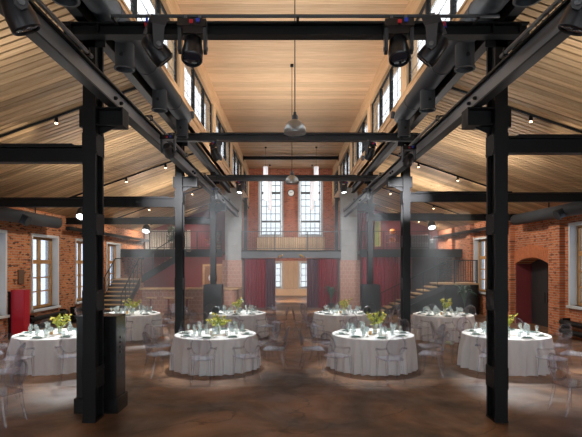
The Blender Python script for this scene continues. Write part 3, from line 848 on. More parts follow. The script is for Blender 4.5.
def curtain(name, label, x0, x1, y, z0, z1, mat, folds, amp=0.06):
    n = int(folds * 8); mb = MB()
    th = 0.012
    rows = 6
    for side in (0, 1):
        base = len(mb.v)
        for j in range(rows + 1):
            f = j / rows
            for i in range(n + 1):
                u = i / n
                a = amp * (0.45 + 0.55 * f)
                yy = y + a * math.sin(2 * PI * folds * u + 0.6 * math.sin(3 * u * folds * 0.5)) + side * th + 0.01 * math.sin(9 * u + 4 * f)
                mb.v.append((x0 + (x1 - x0) * u, yy, z1 + (z0 - z1) * f))
        for j in range(rows):
            for i in range(n):
                a = base + j * (n + 1) + i
                q = (a, a + 1, a + n + 2, a + n + 1)
                mb.f.append(q if side else q[::-1])
    o = thing(name, label, 'curtain', ((x0 + x1) / 2, y, z0))
    mk('drape', mb, mat, o, smooth=True)
    mk('curtain_track', MB().box(x0, x1, y - 0.03, y + 0.03, z1, z1 + 0.04), 'steel', o)
    return o


curtain('curtain', 'burgundy curtain left of the centre opening under the gallery', -2.45, -1.35, YG + 0.5, 0.02, 2.6, 'curtain', 8)
curtain('curtain', 'burgundy curtain right of the centre opening under the gallery', 1.45, 2.45, YG + 0.5, 0.02, 2.6, 'curtain', 8)
curtain('curtain', 'grey plum inner curtain framing the left edge of the opening', -1.42, -0.84, YG + 0.72, 0.02, 2.6, 'curtain2', 5)
curtain('curtain', 'grey plum inner curtain framing the right edge of the opening', 0.84, 1.5, YG + 0.72, 0.02, 2.6, 'curtain2', 5)
curtain('curtain', 'wide red curtain hanging under the right side gallery', 3.65, 6.3, YG + 0.25, 0.02, 2.72, 'curtain', 17)
curtain('curtain', 'red curtain on the right side gallery beside the concrete pier', 3.65, 4.5, YG + 0.9, ZG1 + 0.02, 5.1, 'curtain', 6)
for sgn in (-1, 1):
    o = thing('gallery_downlight', 'small brass downlight under the gallery edge, %s of the centre' % side_name[sgn], 'light', (sgn * 0.55, YG + 0.06, ZG0), 'gallery downlights')
    mk('lamp_body', MB().tube([(sgn * 0.45, YG + 0.05, ZG0 + 0.14), (sgn * 0.66, YG - 0.06, ZG0 + 0.05)], [0.045, 0.06], 10), 'bluebulb', o)
    mk('lamp_arm', MB().box(sgn * 0.44, sgn * 0.47, YG + 0.0, YG + 0.1, ZG0 + 0.1, ZG0 + 0.2), 'bluebulb', o)
    spot('room_light', (sgn * 1.2, 31.0, 2.75), (0, 34, 0), 300, 150, (1, 0.86, 0.72), 0.6, 0.2)

# corrugated sheet wall on the left gallery
o = thing('corrugated_wall', 'pale corrugated sheet wall at the back of the left gallery', 'panelling', (-7.3, 30.1, ZG1))
for i in range(26):
    x = -8.8 + i * 0.105
    mk('rib', MB().prism([(x, 30.19, ZG1), (x + 0.025, 30.12, ZG1), (x + 0.075, 30.12, ZG1), (x + 0.1, 30.19, ZG1)], (0, 0, 1.35)), 'corr', o)

# stairs -------------------------------------------------------------
st = thing('staircase', 'dark steel staircase with timber treads rising to the left gallery', 'staircase', (-8.0, 22.2, 0))
n = 9; y0, y1 = 21.9, 24.5; zl = 1.62
for i in range(n):
    yy = y0 + (y1 - y0) * i / n; z = zl * (i + 1) / n
    mk('tread', MB().box(-8.62, -7.45, yy - 0.03, yy + (y1 - y0) / n + 0.01, z - 0.05, z), 'wood_step', st)
    mk('riser', MB().box(-8.62, -7.45, yy, yy + 0.02, z - zl / n, z - 0.05), 'steel2', st)
for x in (-8.66, -7.44):
    mk('stringer', MB().prism([(x, y0 - 0.1, 0), (x, y0 + 0.25, 0), (x, y1, zl - 0.3), (x, y1, zl + 0.03), (x, y0 - 0.05, 0.22)], (0.04, 0, 0)), 'steel', st)
mk('landing', MB().box(-8.85, -7.45, y1, 25.85, zl - 0.12, zl), 'wood_step', st)
n2 = 8; xa, xb = -7.45, -5.2
for i in range(n2):
    xx = xa + (xb - xa) * i / n2; z = zl + (ZG1 - zl) * (i + 1) / n2
    mk('tread', MB().box(xx, xx + (xb - xa) / n2 + 0.02, 24.9, 25.85, z - 0.05, z), 'wood_step', st)
mk('stringer', MB().prism([(xa, 24.86, zl - 0.22), (xb, 24.86, ZG1 - 0.3), (xb, 24.86, ZG1 + 0.05), (xa, 24.86, zl + 0.16)], (0, 0.05, 0)), 'steel', st)
for x in (-8.62, -7.46):
    mk('handrail', MB().tube([(x, y0 - 0.05, 1.0), (x, y1, zl + 1.0), (x, y1 + 0.9, zl + 1.0)], 0.025, 6), 'steel', st)
    for i in range(0, n + 1, 2):
        yy = y0 + (y1 - y0) * i / n
        mk('rail_post', MB().box(x - 0.015, x + 0.015, yy - 0.015, yy + 0.015, zl * i / n, 1.0 + zl * i / n), 'steel', st)
    for h in (0.35, 0.68):
        mk('rail_wire', MB().tube([(x, y0, h), (x, y1, zl + h)], 0.008, 5), 'steel', st)
mk('handrail', MB().tube([(xa, 24.9, zl + 1.0), (xb, 24.9, ZG1 + 1.0)], 0.025, 6), 'steel', st)
for i in range(0, n2 + 1, 2):
    xx = xa + (xb - xa) * i / n2; z = zl + (ZG1 - zl) * i / n2
    mk('rail_post', MB().box(xx - 0.015, xx + 0.015, 24.885, 24.915, z, z + 1.0), 'steel', st)

st = thing('staircase', 'dark steel staircase with pale timber treads rising to the right wall landing', 'staircase', (5.5, 23.6, 0))
n = 9; xa, xb, zl = 4.15, 7.1, 1.46; ya, yb = 23.2, 24.4
for i in range(n):
    xx = xa + (xb - xa) * i / n; z = zl * (i + 1) / n
    mk('tread', MB().box(xx - 0.03, xx + (xb - xa) / n + 0.01, ya, yb, z - 0.06, z), 'wood_step', st)
for y in (ya - 0.04, yb):
    mk('stringer', MB().prism([(xa - 0.1, y, 0), (xa + 0.3, y, 0), (xb, y, zl - 0.32), (xb, y, zl - 0.07), (xa - 0.05, y, 0.10)], (0, 0.04, 0)), 'steel2', st)
mk('landing', MB().box(xb, 8.7, ya, yb + 0.3, zl - 0.07, zl), 'wood_step', st)
mk('landing_wall', MB().box(xb, 8.7, ya + 0.02, yb + 0.28, 0, zl - 0.075), 'steel', st)
mk('soffit_panel', MB().prism([(xa + 0.5, ya + 0.1, 0), (xb, ya + 0.1, 0), (xb, ya + 0.1, zl - 0.3)], (0, 0.04, 0)), 'steel', st)
for y in (ya,):
    mk('handrail', MB().tube([(xa - 0.05, y, 0.98), (xb, y, zl + 0.98)], 0.022, 6), 'steel', st)
    for i in range(0, n + 1, 2):
        xx = xa + (xb - xa) * i / n
        mk('rail_post', MB().box(xx - 0.013, xx + 0.013, y - 0.013, y + 0.013, zl * i / n, 0.98 + zl * i / n), 'steel', st)
rl = thing('landing_railing', 'black baluster railing on the right stair landing by the brick wall', 'railing', (8, ya, zl))
railing(rl, (7.55, ya + 0.05, 0), (8.66, ya + 0.05, 0), zl, 1.08, 0.11, 1.1, 'steel', 0.012)

# bar ---------------------------------------------------------------
b = thing('bar_counter', 'tiled bar counter with oak top and curved end under left gallery', 'counter', (-4.9, 24.3, 0))
front = [(-7.2, 24.1)] + [(-3.0 + 0.35 * math.sin(t), 24.45 - 0.35 * math.cos(t)) for t in [i * PI / 2 / 6 for i in range(7)]] + [(-2.65, 25.2)]
back = [(-3.1, 25.2), (-3.1, 24.6), (-7.2, 24.6)]
mk('counter_body', MB().prism([(x, y, 0) for x, y in front + back], (0, 0, 1.12)), 'tile', b)
f2 = [(-7.25, 23.9)] + [(-2.95 + 0.5 * math.sin(t), 24.4 - 0.5 * math.cos(t)) for t in [i * PI / 2 / 6 for i in range(7)]] + [(-2.45, 25.3)]
mk('counter_top', MB().prism([(x, y, 1.12) for x, y in f2 + [(-3.2, 25.3), (-3.2, 24.7), (-7.25, 24.7)]], (0, 0, 0.07)), 'wood_step', b)
for i, x in enumerate((-6.55, -5.72, -4.85)):
    o = thing('bar_stool', 'backless bar stool with timber seat, %s of three at the tiled bar' % ('leftmost', 'middle', 'rightmost')[i], 'stool', (x, 23.3, 0), 'bar stools')
    mk('seat', MB().box(x - 0.22, x + 0.22, 23.14, 23.46, 0.74, 0.79), 'wood_step', o)
    mk('post', MB().tube([(x, 23.3, 0.03), (x, 23.3, 0.74)], 0.045, 8), 'maroon', o, smooth=True)
    mk('base', MB().lathe([(0.2, 0), (0.2, 0.02), (0.06, 0.05)], (x, 23.3, 0), 14), 'steel', o)
    mk('footrest', MB().tube([(x - 0.17, 23.2, 0.3), (x + 0.17, 23.2, 0.3)], 0.012, 6), 'steel', o)
o = thing('door_2', 'brown wooden door with round porthole behind the bar', 'door', (-4.6, 30.15, 0), kind='structure')
mk('door_leaf', MB().box(-5.2, -4.15, 30.12, 30.19, 0.0, 2.22), 'wood_dark', o)
mk('door_frame', MB().box(-5.32, -5.2, 30.1, 30.19, 0, 2.34).box(-4.15, -4.03, 30.1, 30.19, 0, 2.34).box(-5.2, -4.15, 30.1, 30.19, 2.22, 2.34), 'wood_step', o)
mk('porthole', MB().lathe([(0.22, 0), (0.22, 0.05), (0.17, 0.06), (0.0, 0.06)], (-4.75, 30.12, 1.5), 18, Matrix.Rotation(PI / 2, 3, 'X')), 'white', o)
spot('bar_light', (-5.0, 26.6, 2.62), (-5.0, 28.6, 0), 200, 150, (1, 0.8, 0.6), 0.6, 0.2)

# gallery furnishings ------------------------------------------------
o = thing('potted_plant', 'leafy plant in a wooden planter on the left gallery', 'plant', (-6.2, 26.7, ZG1), 'gallery plants')
mk('planter', MB().prism([(-6.42, 26.5, ZG1), (-6.02, 26.5, ZG1), (-6.02, 26.9, ZG1), (-6.42, 26.9, ZG1)], (0, 0, 0.42)), 'pot', o)


def leaf_cloud(c, rx, rz, n, size, seed):
    rg = random.Random(seed); mb = MB()
    for _ in range(n):
        while True:
            p = Vector((rg.uniform(-1, 1), rg.uniform(-1, 1), rg.uniform(-1, 1)))
            if p.length < 1: break
        p = Vector((p.x * rx, p.y * rx, p.z * rz)) + Vector(c)
        a = Vector((rg.uniform(-1, 1), rg.uniform(-1, 1), rg.uniform(-0.3, 1))).normalized()
        b = a.cross(Vector((rg.uniform(-1, 1), rg.uniform(-1, 1), rg.uniform(-1, 1)))).normalized()
        s = size * rg.uniform(0.7, 1.3)
        mb.poly([p, p + a * s * 0.5 + b * s * 0.25, p + a * s, p + a * s * 0.5 - b * s * 0.25])
    return mb


mk('leaves', leaf_cloud((-6.2, 26.7, ZG1 + 0.95), 0.42, 0.55, 260, 0.16, 3), 'foliage', o)['kind'] = 'stuff'
mk('stem', MB().tube([(-6.22, 26.7, ZG1 + 0.4), (-6.2, 26.7, ZG1 + 1.0)], 0.025, 6), 'pot', o)
o = thing('potted_plant', 'red flowering plant in a low wooden bowl near the left pier', 'plant', (-3.95, 26.6, ZG1), 'gallery plants')
mk('planter', MB().lathe([(0.16, 0), (0.26, 0.3), (0.23, 0.3), (0.15, 0.05)], (-3.95, 26.6, ZG1), 14), 'pot', o)
mk('leaves', leaf_cloud((-4.05, 26.65, ZG1 + 0.6), 0.35, 0.4, 140, 0.14, 5), 'foliage', o)['kind'] = 'stuff'
for i, (dx, dz) in enumerate(((-0.5, 0.3), (-0.35, 0.62), (-0.15, 0.8), (-0.62, 0.55))):
    mk('blossom', MB().lathe([(0.0, -0.06), (0.08, -0.02), (0.09, 0.04), (0.0, 0.09)], (-3.9 + dx, 26.55, ZG1 + dz), 8), 'orange' if i % 2 else 'redcab', o)
o = thing('sofa', 'grey upholstered sofa on the right gallery', 'sofa', (7.1, 27.4, ZG1))
mk('seat', MB().box(6.45, 7.75, 27.0, 27.75, ZG1 + 0.12, ZG1 + 0.45), 'sofa', o, bevel=0.04)
mk('backrest', MB().box(6.45, 7.75, 27.62, 27.85, ZG1 + 0.3, ZG1 + 0.92), 'sofa', o, bevel=0.05)
for x in (6.38, 7.66):
    mk('armrest', MB().box(x, x + 0.16, 27.0, 27.8, ZG1 + 0.12, ZG1 + 0.66), 'sofa', o, bevel=0.04)
for x in (6.42, 7.74):
    for y in (27.05, 27.75):
        mk('leg', MB().box(x, x + 0.04, y, y + 0.04, ZG1, ZG1 + 0.12), 'steel', o)
o = thing('wall_picture', 'tall green and ochre picture on the right gallery wall', 'picture', (5.0, 30.15, ZG1 + 0.4))
mk('canvas', MB().box(4.75, 5.35, 30.15, 30.19, 3.45, 4.95), 'art', o)
mk('picture_frame', MB().box(4.70, 4.75, 30.13, 30.19, 3.40, 5.0).box(5.35, 5.40, 30.13, 30.19, 3.40, 5.0).box(4.75, 5.35, 30.13, 30.19, 3.40, 3.45).box(4.75, 5.35, 30.13, 30.19, 4.95, 5.0), 'wood_step', o)
o = thing('side_shelf', 'small dark shelf stand on the right gallery', 'shelf', (5.75, 28.5, ZG1))
for z in (0.5, 0.98):
    mk('shelf_board', MB().box(5.45, 6.1, 28.3, 28.7, ZG1 + z, ZG1 + z + 0.03), 'wood_dark', o)
for x in (5.46, 6.06):
    for y in (28.31, 28.66):
        mk('leg', MB().box(x, x + 0.03, y, y + 0.03, ZG1, ZG1 + 1.0), 'steel', o)
for z, t_ in ((0.53, 'lower'), (1.01, 'upper')):
    o = mk('ceramic_pot', MB().lathe([(0.08, 0), (0.16, 0.06), (0.19, 0.16), (0.13, 0.26), (0.07, 0.28), (0.07, 0.25)], (5.78, 28.5, ZG1 + z), 14), 'orange', smooth=True,
           label='round orange ceramic pot on the %s shelf of the right gallery' % t_, cat='pot', group='orange pots')

# clock
o = thing('wall_clock', 'round white wall clock between the tall end windows', 'clock', (0.03, YE - 0.06, 7.58))
rot = Matrix.Rotation(PI / 2, 3, 'X')
mk('clock_rim', MB().lathe([(0.27, 0), (0.27, 0.08), (0.23, 0.09), (0.22, 0.05)], (0.03, YE, 7.58), 28, rot), 'steel', o, smooth=True)
mk('clock_face', MB().lathe([(0.222, 0.055), (0.0, 0.06)], (0.03, YE, 7.58), 28, rot, False), 'ivory', o)
for i in range(12):
    a = i * PI / 6; c, s_ = math.sin(a), math.cos(a)
    mk('hour_mark', MB().tube([(0.03 + 0.16 * c, YE - 0.058, 7.58 + 0.16 * s_), (0.03 + 0.205 * c, YE - 0.058, 7.58 + 0.205 * s_)], 0.008, 4), 'steel', o)
for a, l in ((math.radians(305), 0.12), (math.radians(60), 0.18)):
    mk('clock_hand', MB().tube([(0.03, YE - 0.07, 7.58), (0.03 + l * math.sin(a), YE - 0.07, 7.58 + l * math.cos(a))], 0.009, 4), 'steel', o)

# tube lamps and pendants
for i, (x, y) in enumerate(((-1.52, 30.1), (1.52, 30.1), (-1.48, 35.6), (1.52, 35.6))):
    o = thing('tube_pendant', 'long white tube lamp hanging before the %s end window, %s pair' % ('left' if x < 0 else 'right', 'nearer' if y < 32 else 'farther'), 'lamp', (x, y, 6.15), 'white tube pendants')
    mk('shade', MB().lathe([(0.12, 6.15), (0.14, 6.15), (0.14, 8.2), (0.0, 8.2)], (x, y, 0), 18), 'tubelamp', o, smooth=True)
    mk('cord', MB().tube([(x, y, 8.2), (x, y, ZC)], 0.008, 5), 'steel', o)
    mk('ceiling_rose', MB().lathe([(0.06, ZC - 0.08), (0.06, ZC)], (x, y, 0), 10), 'steel', o)
for y, t_ in ((10.9, 'nearer'), (17.6, 'farther')):
    x = 0.03 if y < 12 else 0.0; z = 5.22 if y < 12 else 5.19
    o = thing('pendant_lamp', '%s of the two grey metal bell pendants on the nave axis' % t_, 'lamp', (x, y, z), 'bell pendants')
    mk('shade', MB().lathe([(0.215, 0.02), (0.24, 0.0), (0.245, 0.02), (0.235, 0.10), (0.19, 0.21), (0.11, 0.28), (0.07, 0.30), (0.065, 0.29), (0.18, 0.2), (0.225, 0.09)], (x, y, z), 28), 'alu', o, smooth=True)
    mk('lamp_neck', MB().lathe([(0.072, 0.29), (0.065, 0.38), (0.035, 0.42), (0.03, 0.47), (0.0, 0.48)], (x, y, z), 14), 'steel2', o, smooth=True)
    mk('cord', MB().tube([(x, y, z + 0.46), (x, y, ZC)], 0.011, 6), 'steel', o)
    mk('ceiling_rose', MB().lathe([(0.06, ZC - 0.08), (0.06, ZC)], (x, y, 0), 10), 'steel', o)

# ---------------------------------------------------------------- stage lights
BARREL = [(0.0, -0.19), (0.09, -0.19), (0.125, -0.15), (0.135, -0.02), (0.15, 0.06), (0.15, 0.20), (0.135, 0.215), (0.125, 0.19)]


def mover(label, P, yaw, tilt, sc=1.0, lit=False, group='moving head spotlights'):
    """moving head hanging under P: clamp, base with connectors, two arms, tilting head"""
    o = thing('moving_head_light', label, 'spotlight', P, group)
    Rz = Matrix.Rotation(yaw, 3, 'Z'); P = Vector(P)

    def xf(mb):
        mb.v = [tuple(P + Rz @ (Vector(v) * sc)) for v in mb.v]; return mb
    c = MB()
    for x in (-0.1, 0.1):
        c.box(x - 0.02, x + 0.02, -0.03, 0.03, -0.07, 0.0)
    mk('clamp', xf(c), 'pipe', o)
    bs = mk('base', xf(MB().prism([(-0.2, -0.14, -0.19), (0.2, -0.14, -0.19), (0.2, -0.1, -0.07), (-0.2, -0.1, -0.07)], (0, 0.24, 0))), 'rig', o)
    mk('connector', xf(MB().box(0.06, 0.11, -0.15, -0.125, -0.14, -0.09)), 'blue', bs)
    mk('connector', xf(MB().box(-0.03, 0.02, -0.15, -0.125, -0.16, -0.11)), 'red' if sc > 0.7 else 'blue', bs)
    for sg in (-1, 1):
        mk('yoke_arm', xf(MB().prism([(sg * 0.155, -0.085, -0.19), (sg * 0.155, 0.085, -0.19), (sg * 0.155, 0.06, -0.50), (sg * 0.155, 0.0, -0.54), (sg * 0.155, -0.06, -0.50)], (sg * 0.045, 0, 0))), 'rig2', o)
        mk('pivot_cap', xf(MB().lathe([(0.035, 0), (0.035, 0.012), (0.0, 0.015)], (sg * 0.2, 0, -0.46), 10, Matrix.Rotation(sg * PI / 2, 3, 'Y'))), 'pipe', o)
    Rt = Matrix.Rotation(PI + tilt, 3, 'X')
    h = mk('head', xf(MB().lathe(BARREL, (0, 0, -0.46), 20, Rt)), 'rig', o, smooth=True)
    mk('lens', xf(MB().lathe([(0.128, 0.19), (0.11, 0.205), (0.0, 0.21)], (0, 0, -0.46), 18, Rt)), 'lit' if lit else 'lens', h, smooth=True)
    d = Rz @ (Rt @ Vector((0, 0, 1)))
    tip = P + Rz @ (Vector((0, 0, -0.46)) * sc) + d * 0.24 * sc
    return o, tip, d


pr = thing('lighting_pipe', 'black lighting pipe on arms in front of the nearest cross beam', 'pipe', (0, 7.15, 5.93), 'lighting pipes')
mk('pipe', MB().tube([(-2.62, 7.12, 5.915), (2.9, 7.12, 5.915)], 0.026, 8), 'steel2', pr, smooth=True)
for x in (-2.6, -1.35, 0.03, 1.35, 2.6):
    mk('pipe_bracket', MB().box(x - 0.02, x + 0.02, 7.14, 7.32, 5.87, 5.885).box(x - 0.02, x + 0.02, 7.10, 7.15, 5.87, 5.91), 'steel', pr)
mover('moving head light left on the nearest cross beam, head tilted aside', (-1.99, 7.1, 5.9), -1.1, 0.75)
mover('moving head light right of centre-left on the nearest cross beam, head facing forward', (-1.46, 7.1, 5.9), 0.05, -0.45, 1.0)
mover('moving head light left of the right pair on the nearest cross beam, facing forward', (1.46, 7.1, 5.9), -0.05, -0.45, 1.0)
mover('moving head light at the right on the nearest cross beam, head tilted aside', (1.97, 7.1, 5.9), 1.1, 0.75)
for sgn in (-1, 1):
    mover('large moving head light at the upper %s corner on the crane rail' % side_name[sgn], (sgn * 2.46, 4.36, 5.0), sgn * 0.9, 0.45, 0.85)
    a = mover('moving head light at the %s end of the second cross beam' % side_name[sgn], (sgn * 2.05, 13.3, 5.665), sgn * 0.8, 0.55, 0.78)
    spot('table_light', a[1] + a[2] * 0.02, (sgn * 1.82, 11.6, 0.76), 700, 34, (0.93, 0.98, 1), 0.5, 0.08, a[0])
    a = mover('moving head light with lit lens at the %s end of the third cross beam' % side_name[sgn], (sgn * 2.0, 19.3, 5.595), sgn * 0.6, -0.2, 0.72, True)
    tip = a[1]
    spot('table_light', tip + a[2] * 0.02, (sgn * 1.75, 16.5, 0.7), 800, 30, (0.93, 0.98, 1), 0.5, 0.08, a[0])
    spot('stage_beam', tip + a[2] * 0.02, (sgn * -0.6, 24.5, 0), 2500, 11, (0.9, 0.96, 1), 0.25, 0.06, a[0])
    a = mover('boxy spotlight under the %s crane rail near the second column' % side_name[sgn], (sgn * 2.50, 9.95 if sgn < 0 else 10.85, 4.98), 0.0, 1.15, 0.72)
    spot('stage_wash', a[1] + a[2] * 0.02, (-sgn * 0.3, 26, 1.9), 2300, 36, (0.98, 0.97, 1.0), 0.7, 0.08, a[0])
    spot('stage_wash', a[1] + a[2] * 0.02, (sgn * 6.0, 26, 2.2), 1500, 28, (0.98, 0.97, 1.0), 0.7, 0.08, a[0])
    a = mover('spotlight under the %s crane rail near the third column' % side_name[sgn], (sgn * 2.60, 17.0, 4.98), sgn * 1.2, 0.3, 0.6, False)
    spot('stage_beam', a[1] + a[2] * 0.02, (sgn * 6.2, 20.5, 0.0), 2400, 12, (0.9, 0.96, 1), 0.25, 0.06, a[0])
    # little wall spots on the clerestory
    for y, t_ in ((14.6, 'nearer'), (20.6, 'farther')):
        o = thing('wall_spot', 'small grey wall spot below the %s clerestory windows, %s one' % (side_name[sgn], t_), 'spotlight', (sgn * 2.98, y, 6.72), 'clerestory wall spots')
        mk('lamp_body', MB().lathe([(0.0, -0.09), (0.06, -0.09), (0.06, 0.09), (0.045, 0.1), (0.0, 0.085)], (sgn * 2.93, y, 6.72), 12, Matrix.Rotation(0.5, 3, 'X')), 'duct', o, smooth=True)
        if y > 18: spot('wall_wash', (sgn * 2.93, y + 0.16, 6.72), (-sgn * 1.5, 37, 6.0), 1500, 27, (1, 0.93, 0.86), 0.6, 0.06, o)
        mk('bracket', MB().box(sgn * 2.93, sgn * 3.08, y - 0.015, y + 0.015, 6.70, 6.74), 'steel', o)
    # bright bell lamps on the aisle tie beams
    for k in (1, 2):
        x, y, z = sgn * 5.72 if sgn < 0 else 5.5, ROWS[k] + 0.15, 3.93 if sgn < 0 else 4.07
        t_ = ('lit black can lamp under the %s aisle tie beam, %s row' % (side_name[sgn], row_name[k]))
        o = thing('can_lamp', t_, 'lamp', (x, y, z), 'lit can lamps')
        mk('clamp', MB().box(x - 0.03, x + 0.03, y - 0.03, y + 0.03, z - 0.08, z), 'steel', o)
        Rt = Matrix.Rotation(-0.62, 3, 'X'); hp = Vector((x, y, z - 0.06))
        mk('lamp_body', MB().lathe([(0.0, 0.0), (0.11, -0.01), (0.145, -0.06), (0.155, -0.28), (0.14, -0.29), (0.13, -0.25)], hp, 18, Rt), 'rig', o, smooth=True)
        mk('lens', MB().lathe([(0.133, -0.262), (0.0, -0.285)], hp, 18, Rt, False), 'lit', o)
        lp = hp + Rt @ Vector((0, 0, -0.32))
        spot('lamp_light', lp, (x - sgn * 0.35, y - 2.9, 0), 480, 46, (0.93, 0.98, 1.0), 0.5, 0.12, o)
    # conduit with small warm spots on the sloping ceilings
    zw = ZWL if sgn < 0 else ZWR
    cz = lambda x: zw + (W - abs(x)) * (ZR - zw) / (W - XR)
    for y, t_, bulbs in ((10.75, 'nearest', (5.1, 6.9)), (17.2, 'second', (4.35, 5.7)), (23.2, 'third', (4.6, 6.6)), (28.2, 'gallery', (4.6, 7.2))):  # the gallery track is added to brighten the dim gallery
        o = thing('ceiling_track', 'thin black light track on the %s sloping ceiling, %s one' % (side_name[sgn], t_), 'light track', (sgn * 6, y, 5), 'ceiling light tracks')
        p = [(sgn * 3.35, y, cz(3.35) - 0.03), (sgn * 8.1, y, cz(8.1) - 0.03)]
        mk('track', MB().tube(p, 0.028, 6), 'steel', o)
        for bx in bulbs:
            h = mk('spot_head', MB().lathe([(0.035, -0.05), (0.045, -0.17), (0.03, -0.17)], (sgn * bx, y, cz(bx)), 10), 'steel', o)
            mk('bulb', MB().lathe([(0.0, -0.20), (0.03, -0.19), (0.03, -0.16)], (sgn * bx, y, cz(bx)), 8), 'warm', h)
            spot('track_light', (sgn * bx, y, cz(bx) - 0.21), (sgn * (bx + 3.2), y + 0.6, 0.6), (150 if y < 25 else 320), 125, (1.0, 0.9, 0.78), 0.7, 0.06, o)

# ---------------------------------------------------------------- floor standing things
def power_box(label, x0, x1, y0, y1, h, knobs):
    o = thing('black_cabinet', label, 'cabinet', ((x0 + x1) / 2, (y0 + y1) / 2, 0), 'black floor cabinets')
    mk('body', MB().box(x0, x1, y0, y1, 0.24, h - 0.02), 'box', o, bevel=0.006)
    mk('plinth', MB().box(x0 - 0.03, x1 + 0.03, y0 - 0.03, y1 + 0.03, 0, 0.24), 'box', o, bevel=0.006)
    mk('top', MB().box(x0 - 0.005, x1 + 0.005, y0 - 0.005, y1 + 0.005, h - 0.02, h), 'box', o)
    if knobs:
        for z in (0.95, 1.03, 1.11, 1.19):
            mk('socket', MB().lathe([(0.022, 0), (0.022, 0.012), (0.0, 0.014)], (x1, y0 + 0.2, z), 8, Matrix.Rotation(PI / 2, 3, 'Y')), 'rig2', o)
    return o


power_box('tall glossy black cabinet with sockets behind the nearest left column', -3.49, -2.85, 7.98, 8.42, 1.55, True)
# boxes clad round the third columns: four panels each
for sgn in (-1, 1):
    x, y = sgn * 3.095, ROWS[2] + 0.17
    o = thing('column_box', 'matte black box around the foot of the third %s column' % side_name[sgn], 'cabinet', (x, y, 0), 'column boxes')
    for a in (-1, 1):
        mk('panel', MB().box(x - 0.34, x + 0.34, y + a * 0.30 - 0.015, y + a * 0.30 + 0.015, 0, 1.56), 'steel2', o)
        mk('panel', MB().box(x + a * 0.34 - 0.015, x + a * 0.34 + 0.015, y - 0.285, y + 0.285, 0, 1.56), 'steel2', o)

o = thing('hose_cabinet', 'red upright cabinet against the left brick wall', 'cabinet', (-8.6, 15.7, 0))
mk('body', MB().box(-8.86, -8.42, 15.72, 16.05, 0.02, 1.55), 'redcab', o, bevel=0.01)
mk('door', MB().box(-8.80, -8.44, 15.70, 15.72, 0.1, 1.5), 'redcab', o)
mk('side_panel', MB().box(-8.89, -8.84, 15.64, 16.0, 0.0, 1.5), 'steel', o)
o = mk('wall_plate', MB().box(-W + 0.0, -W + 0.04, 16.2, 16.55, 1.72, 2.18), 'plaque', label='small brown square plate on left wall above the red cabinet', cat='plate', bevel=0.005)


def pipe_radiator(label, sgn, y0, y1):
    o = thing('pipe_radiator', label, 'radiator', (sgn * 8.7, (y0 + y1) / 2, 0), 'pipe radiators')
    for z in (0.22, 0.5):
        mk('pipe', MB().tube([(sgn * 8.72, y0, z), (sgn * 8.72, y1, z)], 0.085, 12), 'steel', o, smooth=True)
    for y in (y0 + 0.2, y1 - 0.2):
        mk('bracket', MB().box(sgn * 8.66, sgn * 8.89, y - 0.02, y + 0.02, 0.0, 0.64), 'steel', o)
    mk('riser_pipe', MB().tube([(sgn * 8.72, y1 - 0.05, 0.22), (sgn * 8.72, y1 - 0.05, 0.5)], 0.04, 8), 'steel', o)


pipe_radiator('black twin pipe radiator under the left window beside the red cabinet', -1, 16.6, 19.4)
pipe_radiator('black twin pipe radiator under the left window behind the nearest column', -1, 19.9, 21.5)
pipe_radiator('black twin pipe radiator under the right window at the picture edge', 1, 13.4, 16.2)


def palm(label, base, h, n, seed):
    rg = random.Random(seed)
    o = thing('potted_palm', label, 'plant', base, 'potted palms')
    b = Vector(base)
    mk('pot', MB().lathe([(0.14, 0), (0.19, 0.34), (0.17, 0.34), (0.13, 0.08)], b, 14), 'steel2', o)
    for i in range(n):
        a = 2 * PI * i / n + rg.uniform(-0.3, 0.3); rch = rg.uniform(0.3, 0.6); hh = h * rg.uniform(0.75, 1.0)
        d = Vector((math.cos(a), math.sin(a), 0)); s_ = Vector((-d.y, d.x, 0))
        pts = [b + Vector((0, 0, 0.3)) + d * rch * (t ** 1.6) + Vector((0, 0, (hh - 0.3) * (1 - (1 - t) ** 1.7) - 0.35 * t ** 4)) for t in [k / 6 for k in range(7)]]
        wd = [0.012, 0.02, 0.05, 0.075, 0.07, 0.045, 0.004]
        mb = MB()
        for j in range(6):
            mb.poly([pts[j] - s_ * wd[j], pts[j + 1] - s_ * wd[j + 1], pts[j + 1] + Vector((0, 0, 0.02)), pts[j] + Vector((0, 0, 0.02))])
            mb.poly([pts[j] + Vector((0, 0, 0.02)), pts[j + 1] + Vector((0, 0, 0.02)), pts[j + 1] + s_ * wd[j + 1], pts[j] + s_ * wd[j]])
        mk('frond', mb, 'palm', o)


palm('dark green palm in front of the right stair landing', (7.75, 22.4, 0), 1.7, 16, 4)
palm('dark green palm before the burgundy curtain right of the centre opening', (2.05, 25.6, 0), 1.55, 12, 9)

# ---------------------------------------------------------------- tables, settings, chairs
TABLES = [  # key, x, y, radius, first chair angle, description
    ('LF', -5.47, 11.6, 0.94, -98, 'table behind nearest left column'),
    ('LC', -1.80, 11.6, 0.94, -97, 'front table left of aisle'),
    ('RC', 1.84, 11.6, 0.94, -84, 'front table right of aisle'),
    ('RF', 4.92, 11.6, 0.96, -78, 'table by arched doorway'),
    ('LB', -5.25, 16.3, 0.93, -80, 'table by left staircase'),
    ('LR', -1.80, 16.5, 0.93, -90, 'rear table left of aisle'),
    ('RR', 1.66, 16.5, 0.93, -90, 'rear table right of aisle'),
    ('RB', 4.82, 16.0, 0.94, -95, 'table by right staircase'),
]


